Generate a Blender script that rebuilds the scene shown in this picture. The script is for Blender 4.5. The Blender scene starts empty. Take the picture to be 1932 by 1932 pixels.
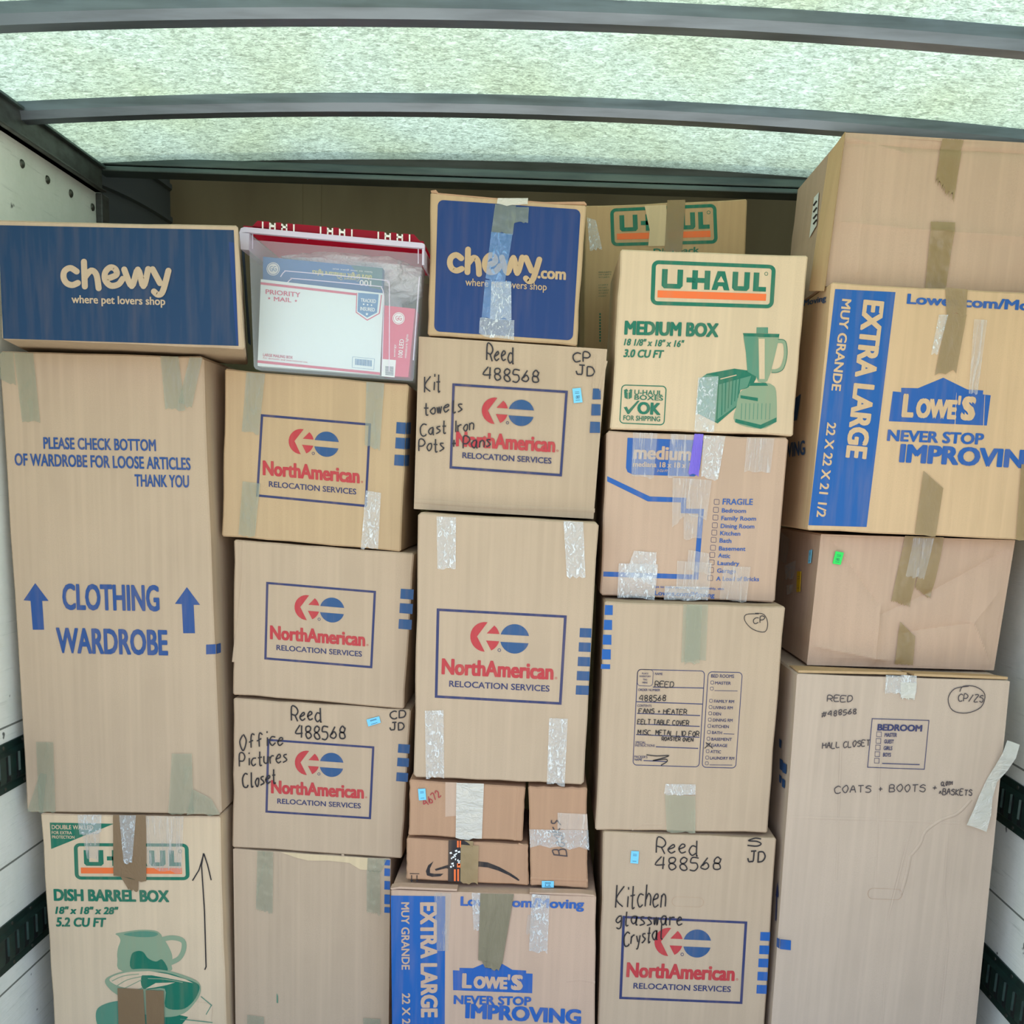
import bpy, bmesh, math, random
from mathutils import Vector, Matrix, noise
random.seed(7)
SC = bpy.context.scene
COL = SC.collection

# ------------------------------------------------------------------ camera
FPX, CY0 = 1956.5, 1281.0                 # focal length and optical centre row, in pixels of a 1932 frame
YAW, PITCH, ROLL = -0.02521, 0.18376, -0.04085
CAM = Vector((0, 0, 1.58))
def _axes():
    cy, sy, cp, sp = math.cos(YAW), math.sin(YAW), math.cos(PITCH), math.sin(PITCH)
    fwd = Vector((sy*cp, cy*cp, -sp)); right = Vector((cy, -sy, 0)); down = fwd.cross(right)
    c, s = math.cos(ROLL), math.sin(ROLL)
    return c*right + s*down, -s*right + c*down, fwd
AX, AD, AF = _axes()
cam = bpy.data.cameras.new('camera'); cam_ob = bpy.data.objects.new('camera', cam); COL.objects.link(cam_ob)
cam.sensor_width = 36; cam.sensor_fit = 'HORIZONTAL'; cam.lens = FPX/1932*36
cam.shift_y = (CY0-966)/1932; cam.clip_start = 0.05
m = Matrix.Identity(4)
for i in range(3):
    m[i][0], m[i][1], m[i][2], m[i][3] = AX[i], -AD[i], -AF[i], CAM[i]
cam_ob.matrix_world = m
SC.camera = cam_ob

# ------------------------------------------------------------------ light
SC.view_settings.view_transform = 'Standard'; SC.view_settings.look = 'None'
SC.view_settings.gamma = 1; SC.view_settings.use_curve_mapping = False
SC.view_settings.exposure = 0.0
world = bpy.data.worlds.new('world'); SC.world = world; world.use_nodes = True
wn = world.node_tree.nodes; wl = world.node_tree.links            # open shade: blue sky above, paved ground below the horizon
wtc = wn.new('ShaderNodeTexCoord'); wsp = wn.new('ShaderNodeSeparateXYZ'); wrp = wn.new('ShaderNodeValToRGB')
wl.new(wtc.outputs['Generated'], wsp.inputs[0]); wmr = wn.new('ShaderNodeMapRange'); wmr.inputs[1].default_value = -1; wl.new(wsp.outputs[2], wmr.inputs[0]); wl.new(wmr.outputs[0], wrp.inputs[0])
we = wrp.color_ramp.elements; we[0].position, we[0].color = .46, (.94, .88, .74, 1); we[1].position, we[1].color = .54, (.72, .88, 1.18, 1)
wl.new(wrp.outputs[0], wn['Background'].inputs[0]); wn['Background'].inputs[1].default_value = 2.3
sun = bpy.data.lights.new('sun', 'SUN'); sun.energy = 1.6; sun.angle = math.radians(4); sun.color = (1.0, 0.98, 0.95)
sun_ob = bpy.data.objects.new('sun', sun); COL.objects.link(sun_ob)
sun_ob.rotation_euler = Vector((0.12, -0.45, -1)).to_track_quat('-Z', 'Y').to_euler()
sun_ob.location = (0, 2, 6)

# ------------------------------------------------------------------ helpers
def lin(c):
    return tuple((v/255/12.92) if v/255 <= .04045 else ((v/255+.055)/1.055)**2.4 for v in c[:3]) + (1,)
def ray(px, py):
    return AX*((px-966)/FPX) + AD*((py-CY0)/FPX) + AF
def at(px, py, Y):
    d = ray(px, py); return CAM + d*(Y/d.y)
def atx(px, py, X):
    d = ray(px, py); return CAM + d*(X/d.x)
VPZ = (536.0, 11799.0)
MATS = {}
def new_mat(name):
    mt = bpy.data.materials.new(name); mt.use_nodes = True
    nt = mt.node_tree; nt.nodes.clear()
    out = nt.nodes.new('ShaderNodeOutputMaterial')
    MATS[name] = mt
    return mt, nt, out
def principled(nt, out, col=None, rough=.6, metal=0, alpha=1, spec=.5):
    p = nt.nodes.new('ShaderNodeBsdfPrincipled')
    if col: p.inputs['Base Color'].default_value = lin(col)
    p.inputs['Roughness'].default_value = rough; p.inputs['Metallic'].default_value = metal
    p.inputs['Alpha'].default_value = alpha; p.inputs['Specular IOR Level'].default_value = spec
    nt.links.new(p.outputs[0], out.inputs[0]); return p
def N(nt, t, **kw):
    n = nt.nodes.new(t)
    for k, v in kw.items():
        if k in n.inputs: n.inputs[k].default_value = v
        else: setattr(n, k, v)
    return n
def coords(nt, scale, gen='Object'):
    tc = N(nt, 'ShaderNodeTexCoord'); mp = N(nt, 'ShaderNodeMapping'); mp.inputs['Scale'].default_value = scale
    nt.links.new(tc.outputs[gen], mp.inputs[0]); return mp
def mixc(nt, fac, a, b, blend='MIX'):
    x = N(nt, 'ShaderNodeMix', data_type='RGBA', blend_type=blend)
    def put(s, v):
        if isinstance(v, tuple): x.inputs[s].default_value = v
        elif isinstance(v, (int, float)): x.inputs[s].default_value = v
        else: nt.links.new(v, x.inputs[s])
    put(0, fac); put(6, a); put(7, b); return x.outputs[2]
def ramp(nt, src, p0, p1, c0=(0,0,0,1), c1=(1,1,1,1)):
    r = N(nt, 'ShaderNodeValToRGB'); e = r.color_ramp.elements
    e[0].position, e[0].color, e[1].position, e[1].color = p0, c0, p1, c1
    nt.links.new(src, r.inputs[0]); return r.outputs[0]
def plain(name, col, rough=.6, metal=0, alpha=1, spec=.4):
    if name in MATS: return MATS[name]
    mt, nt, out = new_mat(name); principled(nt, out, col, rough, metal, alpha, spec); return mt
def kraft(name, col, dark=.86, flute=.09):
    mt, nt, out = new_mat(name); p = principled(nt, out, None, .78, spec=.25)
    c0 = lin(col); c1 = tuple(v*dark for v in c0[:3]) + (1,)
    mp = coords(nt, (6, 6, 3)); n1 = N(nt, 'ShaderNodeTexNoise', Scale=1.3, Detail=4.0); nt.links.new(mp.outputs[0], n1.inputs[0])
    a = mixc(nt, ramp(nt, n1.outputs[0], .35, .7), c0, c1)
    mp2 = coords(nt, (330, 330, 330)); n2 = N(nt, 'ShaderNodeTexNoise', Scale=1.0, Detail=2.0); nt.links.new(mp2.outputs[0], n2.inputs[0])
    a = mixc(nt, ramp(nt, n2.outputs[0], .3, .75), a, tuple(v*.9 for v in c0[:3]) + (1,))
    mp3 = coords(nt, (70, 70, 1.6)); n3 = N(nt, 'ShaderNodeTexNoise', Scale=1.0, Detail=1.5); nt.links.new(mp3.outputs[0], n3.inputs[0])
    a = mixc(nt, ramp(nt, n3.outputs[0], .42, .85), a, tuple(min(1, v*1.02) for v in c0[:3]) + (1,))
    nt.links.new(a, p.inputs['Base Color'])
    b = N(nt, 'ShaderNodeBump', Strength=flute, Distance=.0012); nt.links.new(n3.outputs[0], b.inputs['Height'])
    n4 = N(nt, 'ShaderNodeTexNoise', Scale=1.6, Detail=3.0); nt.links.new(mp.outputs[0], n4.inputs[0])
    b2 = N(nt, 'ShaderNodeBump', Strength=.35, Distance=.012); nt.links.new(n4.outputs[0], b2.inputs['Height'])
    nt.links.new(b.outputs[0], b2.inputs['Normal']); nt.links.new(b2.outputs[0], p.inputs['Normal'])
    return mt
def ink(name, col, rough=.55, fade=.12):
    if name in MATS: return MATS[name]
    mt, nt, out = new_mat(name); p = principled(nt, out, None, rough, spec=.35)
    mp = coords(nt, (55, 55, 5)); n = N(nt, 'ShaderNodeTexNoise', Scale=1.0, Detail=4.0); nt.links.new(mp.outputs[0], n.inputs[0])
    c = lin(col); k = lin((185, 150, 115)); lt = tuple(c[i]*(1-fade)+k[i]*fade for i in range(3)) + (1,)
    nt.links.new(mixc(nt, ramp(nt, n.outputs[0], .45, .72), c, lt), p.inputs['Base Color']); return mt
def tape_mat(name, col, alpha, rough, bump, sc=(60, 60, 25), spec=.7, glint=0, ior=1.5, dist=.004):
    mt, nt, out = new_mat(name); p = principled(nt, out, col, rough, alpha=alpha, spec=spec); p.inputs['IOR'].default_value = ior
    mp = coords(nt, sc); n = N(nt, 'ShaderNodeTexNoise', Scale=1.0, Detail=5.0, Roughness=.6, Distortion=1.4); nt.links.new(mp.outputs[0], n.inputs[0])
    b = N(nt, 'ShaderNodeBump', Strength=bump, Distance=dist); nt.links.new(n.outputs[0], b.inputs['Height']); nt.links.new(b.outputs[0], p.inputs['Normal'])
    if glint:      # glints painted into the film: milkier, more opaque patches from the noise
        g = ramp(nt, n.outputs[0], .54, .64, (alpha,)*3+(1,), (min(1, alpha+glint),)*3+(1,))
        nt.links.new(g, p.inputs['Alpha'])
    return mt

KR = {'tan': kraft('kraft_tan', (194, 171, 145)), 'warm': kraft('kraft_warm', (196, 168, 132)), 'light': kraft('kraft_light', (220, 196, 164)),
      'pink': kraft('kraft_pink', (200, 171, 148)), 'brown': kraft('kraft_brown', (186, 148, 118)), 'amber': kraft('kraft_amber', (196, 165, 124)),
      'pale': kraft('kraft_pale', (220, 198, 160)), 'honey': kraft('kraft_honey', (216, 184, 146)), 'cool': kraft('kraft_cool', (198, 178, 158))}
ink('ink_navy', (48, 56, 100)); ink('ink_blue', (42, 82, 128)); ink('ink_bright_blue', (24, 92, 166)); ink('ink_red', (184, 56, 62))
ink('ink_wardrobe_blue', (40, 78, 138)); ink('ink_green', (22, 112, 88)); ink('ink_mid_green', (88, 140, 116)); ink('ink_soft_green', (140, 160, 130)); ink('ink_orange', (240, 116, 58))
ink('ink_chewy_blue', (18, 56, 92), fade=.07); ink('ink_deep_blue', (22, 58, 116), fade=.05); ink('ink_black', (38, 36, 40)); ink('ink_lowes_blue', (34, 92, 168))
plain('marker', (36, 32, 36), .5); plain('pen', (70, 62, 66), .5); plain('red_pen', (170, 52, 60), .5)
plain('paper_white', (236, 238, 236), .5); plain('label_blue', (120, 205, 240), .45); plain('label_green', (40, 225, 95), .45); plain('label_yellow', (215, 175, 20), .45)
plain('print_dark', (40, 60, 90), .5); plain('print_red', (205, 80, 110), .5); plain('print_blue', (70, 125, 175), .5); plain('print_yellow', (225, 215, 120), .5)
plain('hole_dark', (16, 14, 12), .9)
tape_mat('tape_clear', (158, 166, 142), .42, .16, .4, sc=(45, 45, 14), glint=.12, ior=1.6)
tape_mat('tape_shiny', (226, 234, 236), .34, .10, .7, sc=(110, 110, 60), spec=.9, glint=.5, ior=2.0)
tape_mat('tape_streaky', (216, 212, 206), .26, .12, .6, sc=(150, 150, 9), spec=.8, glint=.3, ior=1.9)
tape_mat('tape_blueish', (110, 170, 230), .36, .10, .6, sc=(70, 70, 30), spec=.9, glint=.25, ior=1.9)
tape_mat('tape_brown', (158, 134, 94), .82, .25, .2)
tape_mat('tape_mud', (134, 108, 78), .96, .28, .2)
tape_mat('tape_olive', (130, 122, 98), .98, .32, .6, sc=(45, 45, 6), dist=.008)
tape_mat('tape_purple', (118, 92, 220), .85, .2, .7, sc=(90, 90, 14))
tape_mat('tape_milky', (222, 221, 208), .74, .16, .8, sc=(30, 30, 60), spec=.9, ior=1.8, dist=.006)

# ---- text
_tc = {}
def glyphs(s, bold=0, shear=0, space=1):
    k = (s, bold, shear, space)
    if k in _tc: return _tc[k]
    cu = bpy.data.curves.new('txt', 'FONT'); cu.body = s; cu.size = 1; cu.offset = bold; cu.shear = shear; cu.space_character = space
    cu.resolution_u = 3; cu.fill_mode = 'FRONT'
    ob = bpy.data.objects.new('txt', cu); COL.objects.link(ob)
    dg = bpy.context.evaluated_depsgraph_get(); me = bpy.data.meshes.new_from_object(ob.evaluated_get(dg))
    vs = [(v.co.x, v.co.y) for v in me.vertices]; fs = [list(p.vertices) for p in me.polygons]
    bpy.data.objects.remove(ob); bpy.data.curves.remove(cu); bpy.data.meshes.remove(me)
    _tc[k] = (vs, fs); return _tc[k]
CAP = max(y for x, y in glyphs('H')[0])

GL = {  # single-line hand lettering; xy pairs, baseline 2, x height 6, cap 9
'A':'02 39 62|15 55','B':'09 02|09 49 57 46 06|46 64 52 02','C':'68 39 07 04 22 52 63','D':'09 02|09 49 66 43 02','E':'69 09 02 62|06 46','F':'69 09 02|06 46',
'G':'68 39 06 22 52 65 45','H':'09 02|69 62|06 66','I':'39 32','J':'59 53 32 12 04|29 79','K':'09 02|69 05 62','L':'09 02 62','M':'02 09 35 69 62','N':'02 09 62 69',
'O':'39 06 22 42 66 49 39','P':'02 09 49 67 45 05','R':'02 09 49 67 45 05|35 62','S':'68 39 07 46 64 42 03','T':'09 69|39 32','V':'09 32 69','W':'09 22 36 42 69','Z':'09 69 02 62',
'a':'56 26 04 22 43 56 52 62','c':'56 26 04 22 53','d':'56 26 04 22 53|59 52 62','e':'04 45 46 26 04 22 53','f':'58 39 27 22|05 46','g':'56 26 04 23 54|56 51 30 10',
'h':'09 02|04 26 45 42','i':'26 22|28 29','k':'09 02|56 05 52','l':'29 22 42','n':'06 02|05 26 45 42','o':'26 04 22 43 46 26','r':'06 02|05 26 46','s':'46 16 15 34 43 12 02',
't':'29 22 42|06 46','u':'06 03 22 43|46 42','v':'06 22 46','w':'06 12 26 32 46','y':'06 23|46 20 00',
'2':'07 29 48 46 02 52','4':'49 05 65|59 52','5':'59 19 06 46 54 32 02','6':'49 15 03 32 54 36 14','7':'09 59 22','8':'58 39 18 16 45 53 32 13 15 46 58',
'#':'12 39|42 69|04 64|07 77','+':'37 33|15 55',',':'22 11',"'":'29 27','/':'02 69','-':'05 35','^':'02 25 42','x':'06 42|46 02','.':'22 23'}
def smooth(p, n=4):
    if len(p) < 3: return p
    o = []
    for i in range(len(p)-1):
        a, b, c, d = p[max(i-1, 0)], p[i], p[i+1], p[min(i+2, len(p)-1)]
        for k in range(n):
            t = k/n
            o.append(tuple(.5*((2*b[j]) + (c[j]-a[j])*t + (2*a[j]-5*b[j]+4*c[j]-d[j])*t*t + (3*b[j]-a[j]-3*c[j]+d[j])*t**3) for j in (0, 1)))
    o.append(p[-1]); return o
def hand_strokes(s, jit=.25, rnd=None):
    rnd = rnd or random; x = 0; out = []
    for ch in s:
        if ch == ' ': x += 5; continue
        g = GL[ch]; w = 0
        dy = rnd.uniform(-jit, jit)*1.5
        for st in g.split('|'):
            pts = []
            for q in st.split():
                a, b = int(q[0]), int(q[1]); w = max(w, a)
                pts.append((x+a+rnd.uniform(-jit, jit), b-2+dy+rnd.uniform(-jit, jit)))
            out.append(smooth(pts))
        x += max(w, 2) + 2.2
    return out, x-2.2

def sub(a, b): return (a[0]-b[0], a[1]-b[1])
def up_at(p): 
    d = (p[0]-VPZ[0], p[1]-VPZ[1]); l = math.hypot(*d); return (d[0]/l, d[1]/l)
def zoom(ox, oy, s): return lambda x, y: (ox+x/s, oy+y/s)
def bil(q, u, v):
    a, b, c, d = q   # TL TR BR BL
    return tuple((a[i]*(1-u)+b[i]*u)*(1-v) + (d[i]*(1-u)+c[i]*u)*v for i in (0, 1))
def rrect(q, ru, rv, n=5, inset=(0, 0)):
    iu, iv = inset; o = []
    for cu, cv, a0 in ((1-ru-iu, rv+iv, -90), (1-ru-iu, 1-rv-iv, 0), (ru+iu, 1-rv-iv, 90), (ru+iu, rv+iv, 180)):
        for k in range(n+1):
            a = math.radians(a0+90*k/n); o.append(bil(q, cu+ru*math.cos(a), cv+rv*math.sin(a)))
    return o
def disc(c, r, n=24, a0=0, a1=360, ry=None):
    ry = ry or r
    return [(c[0]+r*math.cos(math.radians(a0+(a1-a0)*k/n)), c[1]+ry*math.sin(math.radians(a0+(a1-a0)*k/n))) for k in range(n + (0 if a1-a0 >= 360 else 1))]

def blob(p, n=4):
    q = p[-2:]+p+p[:2]; o = []
    for i in range(2, len(q)-2):
        a, b, c, d = q[i-1], q[i], q[i+1], q[i+2]
        for k in range(n):
            t = k/n; o.append(tuple(.5*((2*b[j]) + (c[j]-a[j])*t + (2*a[j]-5*b[j]+4*c[j]-d[j])*t*t + (3*b[j]-a[j]-3*c[j]+d[j])*t**3) for j in (0, 1)))
    return o
class Face:
    def __init__(self, p, n, relief=None): self.p, self.n, self.relief = Vector(p), Vector(n).normalized(), relief
    def unp(self, q, off=0):
        d = ray(*q); t = (self.p-CAM).dot(self.n)/d.dot(self.n); w = CAM + d*t
        if self.relief: off += self.relief(w)
        return w + self.n*off
LAY = .0007
class Shape:
    """collects polygons with materials, in world space, into one mesh"""
    def __init__(self): self.bm = bmesh.new(); self.mats = []
    def mi(self, m):
        m = MATS[m] if isinstance(m, str) else m
        if m not in self.mats: self.mats.append(m)
        return self.mats.index(m)
    def face(self, pts, m, smooth_=False):
        try: f = self.bm.faces.new([self.bm.verts.new(p) for p in pts])
        except ValueError: return
        f.material_index = self.mi(m); f.smooth = smooth_; return f
    def mesh(self, vs, fs, m, smooth_=False):
        i = self.mi(m); bv = [self.bm.verts.new(v) for v in vs]
        for f in fs:
            try: g = self.bm.faces.new([bv[k] for k in f]); g.material_index = i; g.smooth = smooth_
            except ValueError: pass
    def box(self, lo, hi, m):
        x0, y0, z0 = lo; x1, y1, z1 = hi
        vs = [(x, y, z) for z in (z0, z1) for x, y in ((x0, y0), (x1, y0), (x1, y1), (x0, y1))]
        self.mesh(vs, [(3,2,1,0), (4,5,6,7), (0,1,5,4), (1,2,6,5), (2,3,7,6), (3,0,4,7)], m)
    def slab(self, front, back, m):   # two matching loops -> closed solid
        n = len(front); self.mesh(list(front)+list(back), [tuple(range(n)), tuple(range(2*n-1, n-1, -1))] + [(i, (i+1) % n, n+(i+1) % n, n+i) for i in range(n)], m)
    def weld(self, d=1e-6): bmesh.ops.remove_doubles(self.bm, verts=self.bm.verts, dist=d)
    def link(self, name, parent=None, origin=None, recalc=True, bevel=0):
        if recalc: bmesh.ops.recalc_face_normals(self.bm, faces=self.bm.faces)
        o = Vector(origin) if origin is not None else Vector((0, 0, 0))
        bmesh.ops.translate(self.bm, verts=self.bm.verts, vec=-o)
        me = bpy.data.meshes.new(name); self.bm.to_mesh(me); self.bm.free()
        for mm in self.mats: me.materials.append(mm)
        ob = bpy.data.objects.new(name, me); COL.objects.link(ob)
        if bevel:
            b = ob.modifiers.new('bevel', 'BEVEL'); b.width = bevel; b.segments = 2; b.limit_method = 'ANGLE'
        if parent: ob.parent = parent
        else: ob.location = o
        return ob
    # ---- drawing on a face
    def poly(self, pts, m, F, lay=1): self.face([F.unp(p, LAY*lay) for p in pts], m)
    def ring(self, outer, inner, m, F, lay=1):
        n = len(outer); vs = [F.unp(p, LAY*lay) for p in outer] + [F.unp(p, LAY*lay) for p in inner]
        self.mesh(vs, [(i, (i+1) % n, n+(i+1) % n, n+i) for i in range(n)], m)
    def frame(self, q, tu, tv, m, F, lay=1):
        self.ring([bil(q, *c) for c in ((0,0), (1,0), (1,1), (0,1))], [bil(q, *c) for c in ((tu,tv), (1-tu,tv), (1-tu,1-tv), (tu,1-tv))], m, F, lay)
    def rframe(self, q, ru, rv, tu, tv, m, F, lay=1):
        self.ring(rrect(q, ru, rv), rrect(q, max(ru-tu, .01), max(rv-tv, .01), inset=(tu, tv)), m, F, lay)
    def stroke(self, pts, w, m, F, lay=3, cap=False):
        w *= .5; L, Rr = [], []; n = len(pts)
        if n < 2: return
        for i, p in enumerate(pts):
            a, b = pts[max(i-1, 0)], pts[min(i+1, n-1)]; d = sub(b, a); l = math.hypot(*d) or 1
            nx, ny = -d[1]/l*w, d[0]/l*w
            L.append((p[0]+nx, p[1]+ny)); Rr.append((p[0]-nx, p[1]-ny))
        self._k = getattr(self, '_k', 0)+1; e = LAY*lay + .00003*(self._k % 12)
        if cap: e += .0002*(self._k % 12)
        self.mesh([F.unp(p, e) for p in L+Rr], [(i, i+1, n+i+1, n+i) for i in range(n-1)], m)
        if cap:
            for k, p in enumerate(pts): self.face([F.unp(q, e + .00003*(1+k % 5)) for q in disc(p, w, 14)], m)
    def lines(self, segs, w, m, F, lay=1):
        for s in segs: self.stroke(s, w, m, F, lay)
    def map2(self, p0, p1, h, up=None):
        d = sub(p1, p0)
        if up is None:
            l = math.hypot(*d); up = (d[1]/l, -d[0]/l)
            if abs(d[0]) > abs(d[1])*2:
                u = up_at(p0); up = u if d[0] > 0 else (-u[0], -u[1])
        return lambda u, v: (p0[0]+d[0]*u+up[0]*h*v, p0[1]+d[1]*u+up[1]*h*v)
    def text(self, s, p0, p1, h, m, F, bold=0, shear=0, lay=2, up=None, space=1):
        vs, fs = glyphs(s, 0, shear, space); r = bold*1.5; x0 = min(v[0] for v in vs)-r; x1 = max(v[0] for v in vs)+r
        f = self.map2(p0, p1, h, up)
        sh = [(0, 0)] if not bold else [(0, 0), (r, 0), (-r, 0), (r*.75, r*.55), (-r*.75, r*.55), (r*.75, -r*.55), (-r*.75, -r*.55)]
        for k, (a, b) in enumerate(sh):
            self.mesh([F.unp(f((x+a-x0)/(x1-x0), (y+b)/CAP), LAY*lay+.00004*k) for x, y in vs], fs, m)
    def hand(self, s, p0, p1, h, m, F, w=2.4, jit=.3, lay=3, up=None, cap=False, seed=None):
        st, wd = hand_strokes(s, jit, random.Random(seed if seed is not None else s)); f = self.map2(p0, p1, h, up)
        for pts in st: self.stroke([f(x/wd, y/7) for x, y in pts], w, m, F, lay, cap)
    def ridge(self, pts, w, hgt, m, F):
        n = len(pts)
        L, Rr = [], []
        for i, p in enumerate(pts):
            a, b = pts[max(i-1, 0)], pts[min(i+1, n-1)]; d = sub(b, a); l = math.hypot(*d) or 1
            nx, ny = -d[1]/l*w/2, d[0]/l*w/2; L.append((p[0]+nx, p[1]+ny)); Rr.append((p[0]-nx, p[1]-ny))
        vs = [F.unp(p, .0002) for p in L] + [F.unp(p, hgt if 0 < i < n-1 else .0003) for i, p in enumerate(pts)] + [F.unp(p, .0002) for p in Rr]
        self.mesh(vs, [(k*n+i, k*n+i+1, (k+1)*n+i+1, (k+1)*n+i) for k in (0, 1) for i in range(n-1)], m, True)

def tag(o, label=None, cat=None, group=None, kind=None):
    for k, v in (('label', label), ('category', cat), ('group', group), ('kind', kind)):
        if v: o[k] = v
    return o

class Carton(Shape):
    def __init__(self, name, label, quad, Y, depth, kr='tan', group=None, zbot=None, relief=0, wob=.0012, cat='box', rc=.004, seed=1, folds=None, skew=0, dents=()):
        super().__init__()
        self.name, self.label, self.group, self.cat, self.kr = name, label, group, cat, KR[kr]
        self.krn = kr; self.rnd = random.Random(seed); self.parts = []
        P = [at(q[0], q[1], Y) for q in quad]
        if zbot is not None:
            for i, j in ((3, 0), (2, 1)):
                t = (zbot-P[j].z)/(P[i].z-P[j].z); P[i] = P[j].lerp(P[i], t)
        self.P, self.Y, self.depth = P, Y, depth
        TL, TR, BR, BL = P
        rel = None
        if relief or folds:
            def rel(w):
                u = (w.x-BL.x)/(BR.x-BL.x); v = (w.z-BL.z)/(TL.z-BL.z)
                e = max(0, min(1, min(u, 1-u)*14))*max(0, min(1, min(v, 1-v)*14))
                h = relief*(noise.noise(Vector((w.x*5+seed*3.1, w.z*5, seed)))*1.2 + .5*noise.noise(Vector((w.x*14, w.z*11, seed+9.))))
                for (ax, az, bx, bz, am, wd) in folds or ():
                    dx, dz = bx-ax, bz-az; t = max(0, min(1, ((u-ax)*dx+(v-az)*dz)/(dx*dx+dz*dz)))
                    d = math.hypot(u-ax-t*dx, v-az-t*dz); h += am*math.exp(-abs(d)/wd)
                return h*e
        self.F = Face(TL, (0, -1, 0), rel)
        ll = TL-BL; lr = TR-BR
        bd = Vector((skew, depth, 0)); self.FR = Face(TR, lr.cross(bd)*-1, None); self.FL = Face(TL, ll.cross(bd), None)
        if self.FR.n.x < 0: self.FR.n *= -1
        if self.FL.n.x > 0: self.FL.n *= -1
        # outline loop with rounded corners and slightly uneven edges
        def loop(y, ins, sd):
            r = random.Random(sd); o = []; c = (TL+BR)/2
            for k in range(4):
                a, b = P[k], P[(k+1) % 4]; d = (b-a); L = d.length; d.normalize()
                inn = Vector((d.z, 0, -d.x))
                if inn.dot(c-a) < 0: inn = -inn
                for i in range(9):
                    t = rc + (L-2*rc)*i/8
                    wv = 0 if i in (0, 8) else r.uniform(0, 2*wob)
                    for (ed, tc, wd, am) in dents:
                        if ed == k: wv += am*max(0, 1-abs(i/8-tc)/wd)
                    q = a + d*t + inn*(wv+ins); q.y = y; o.append(q)
            return o
        b = .0035
        l0, l1, l2, l3 = loop(Y, b, seed), loop(Y+b, 0, seed), loop(Y+depth-b, 0, seed+1), loop(Y+depth, b, seed+1)
        for q in l2+l3: q.x += skew
        n = len(l0); vs = l0+l1+l2+l3; fs = [tuple(range(4*n-1, 3*n-1, -1))]
        for k in range(3): fs += [(k*n+i, k*n+(i+1) % n, (k+1)*n+(i+1) % n, (k+1)*n+i) for i in range(n)]
        if rel:
            nu, nv = (110, 90) if folds else (44, 40); g = []
            for j in range(nv+1):
                for i in range(nu+1):
                    u, v = i/nu, j/nv
                    w = (BL.lerp(BR, u)).lerp(TL.lerp(TR, u), v); cc = (TL+BR)/2
                    w = cc + (w-cc)*(1-.002); w.y = Y + .0006; g.append(w + Vector((0, -rel(w)-.0004, 0)))
            base = len(vs); vs += g
            fs += [(base+j*(nu+1)+i, base+j*(nu+1)+i+1, base+(j+1)*(nu+1)+i+1, base+(j+1)*(nu+1)+i) for j in range(nv) for i in range(nu)]
            b0 = len(vs); cc = (TL+BR)/2; vs += [cc + (q-cc)*.985 for q in l0]   # flat rim round the uneven panel
            fs += [(i, (i+1) % n, b0+(i+1) % n, b0+i) for i in range(n)]
        else: fs.append(tuple(range(n)))
        self.mesh(vs, fs, self.kr)
        self.bm.faces.ensure_lookup_table()
        self.origin = (BL+BR)/2
        self._tz = 0
    def part(self, name, shape, label=None, **kw):
        self.parts.append((name, shape, label, kw)); return shape
    def tape(self, pts, m='tape_clear', F=None, label=None, rag=.5, lift=0, name='packing_tape', nv=12):
        F = F or self.F; s = Shape(); r = self.rnd; nu = 6
        if F.relief: nu, nv = 24, 44
        q = pts if len(pts) == 4 else None
        self._tz += 1; off = .0030 + .0004*self._tz + (.0012 if F.relief else 0)
        if q:
            wpx = math.hypot(*sub(q[1], q[0])); hpx = math.hypot(*sub(q[3], q[0]))
            vs = []; je = [r.uniform(-1, 1)*rag*2/hpx*3 for _ in range(nu+1)]; js = [r.uniform(-.4, .4)*rag/hpx for _ in range(nu+1)]
            for j in range(nv+1):
                for i in range(nu+1):
                    u, v = i/nu, j/nv
                    v2 = v + (je[i]*(v > .99)) + js[i]*(v < .01)
                    w = F.unp(bil(q, u, v2), off)
                    k = .0009*noise.noise(w*70) + lift*v*v
                    vs.append(w + F.n*k)
            s.mesh(vs, [(j*(nu+1)+i, j*(nu+1)+i+1, (j+1)*(nu+1)+i+1, (j+1)*(nu+1)+i) for j in range(nv) for i in range(nu)], m, True)
        else:
            s.face([F.unp(p, off) for p in pts], m)
        lab = label or {'tape_clear': 'clear packing tape', 'tape_shiny': 'shiny clear packing tape', 'tape_streaky': 'clear packing tape', 'tape_blueish': 'clear packing tape', 'tape_brown': 'brown packing tape',
               'tape_mud': 'brown packing tape', 'tape_olive': 'olive brown packing tape', 'tape_purple': 'purple strip of tape', 'tape_milky': 'milky packing tape'}[m]
        self.part(name, s, lab); return s
    def sticker(self, pts, m='label_blue', F=None, txt=None, col='print_dark', label='pale blue sticker'):
        F = F or self.F; s = Shape()
        if F.relief:      # a stiff label lies on the highest bulge under it
            hi = max(F.relief(Face(F.p, F.n).unp(bil(pts, u/4, v/4))) for u in range(5) for v in range(5))
            F = Face(F.p + F.n*hi, F.n)
        s.slab([F.unp(p, .0042) for p in pts], [F.unp(p, .0032) for p in pts], m)
        q = pts
        if txt:
            s.text(txt, bil(q, .28, .72), bil(q, .72, .72), math.hypot(*sub(q[3], q[0]))*.22, col, F, lay=6.4)
        for v in (.25, .36, .82): s.lines([(bil(q, .25, v), bil(q, .75, v))], .7, col, F, lay=6.4)
        self.part('sticker', s, label)
    def flap(self, top, bot, back, m=None, lift=0, label=None, name='top_flap'):
        """slab on the carton: front edge between two px polylines at the front plane, running back"""
        s = Shape(); y0 = self.Y
        f = [at(p[0], p[1], y0) for p in top] + [at(p[0], p[1], y0) for p in reversed(bot)]
        b = [Vector((p.x, y0+back, p.z-lift)) for p in f]
        s.slab(f, b, m or self.kr); self.part(name, s, label)
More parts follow.
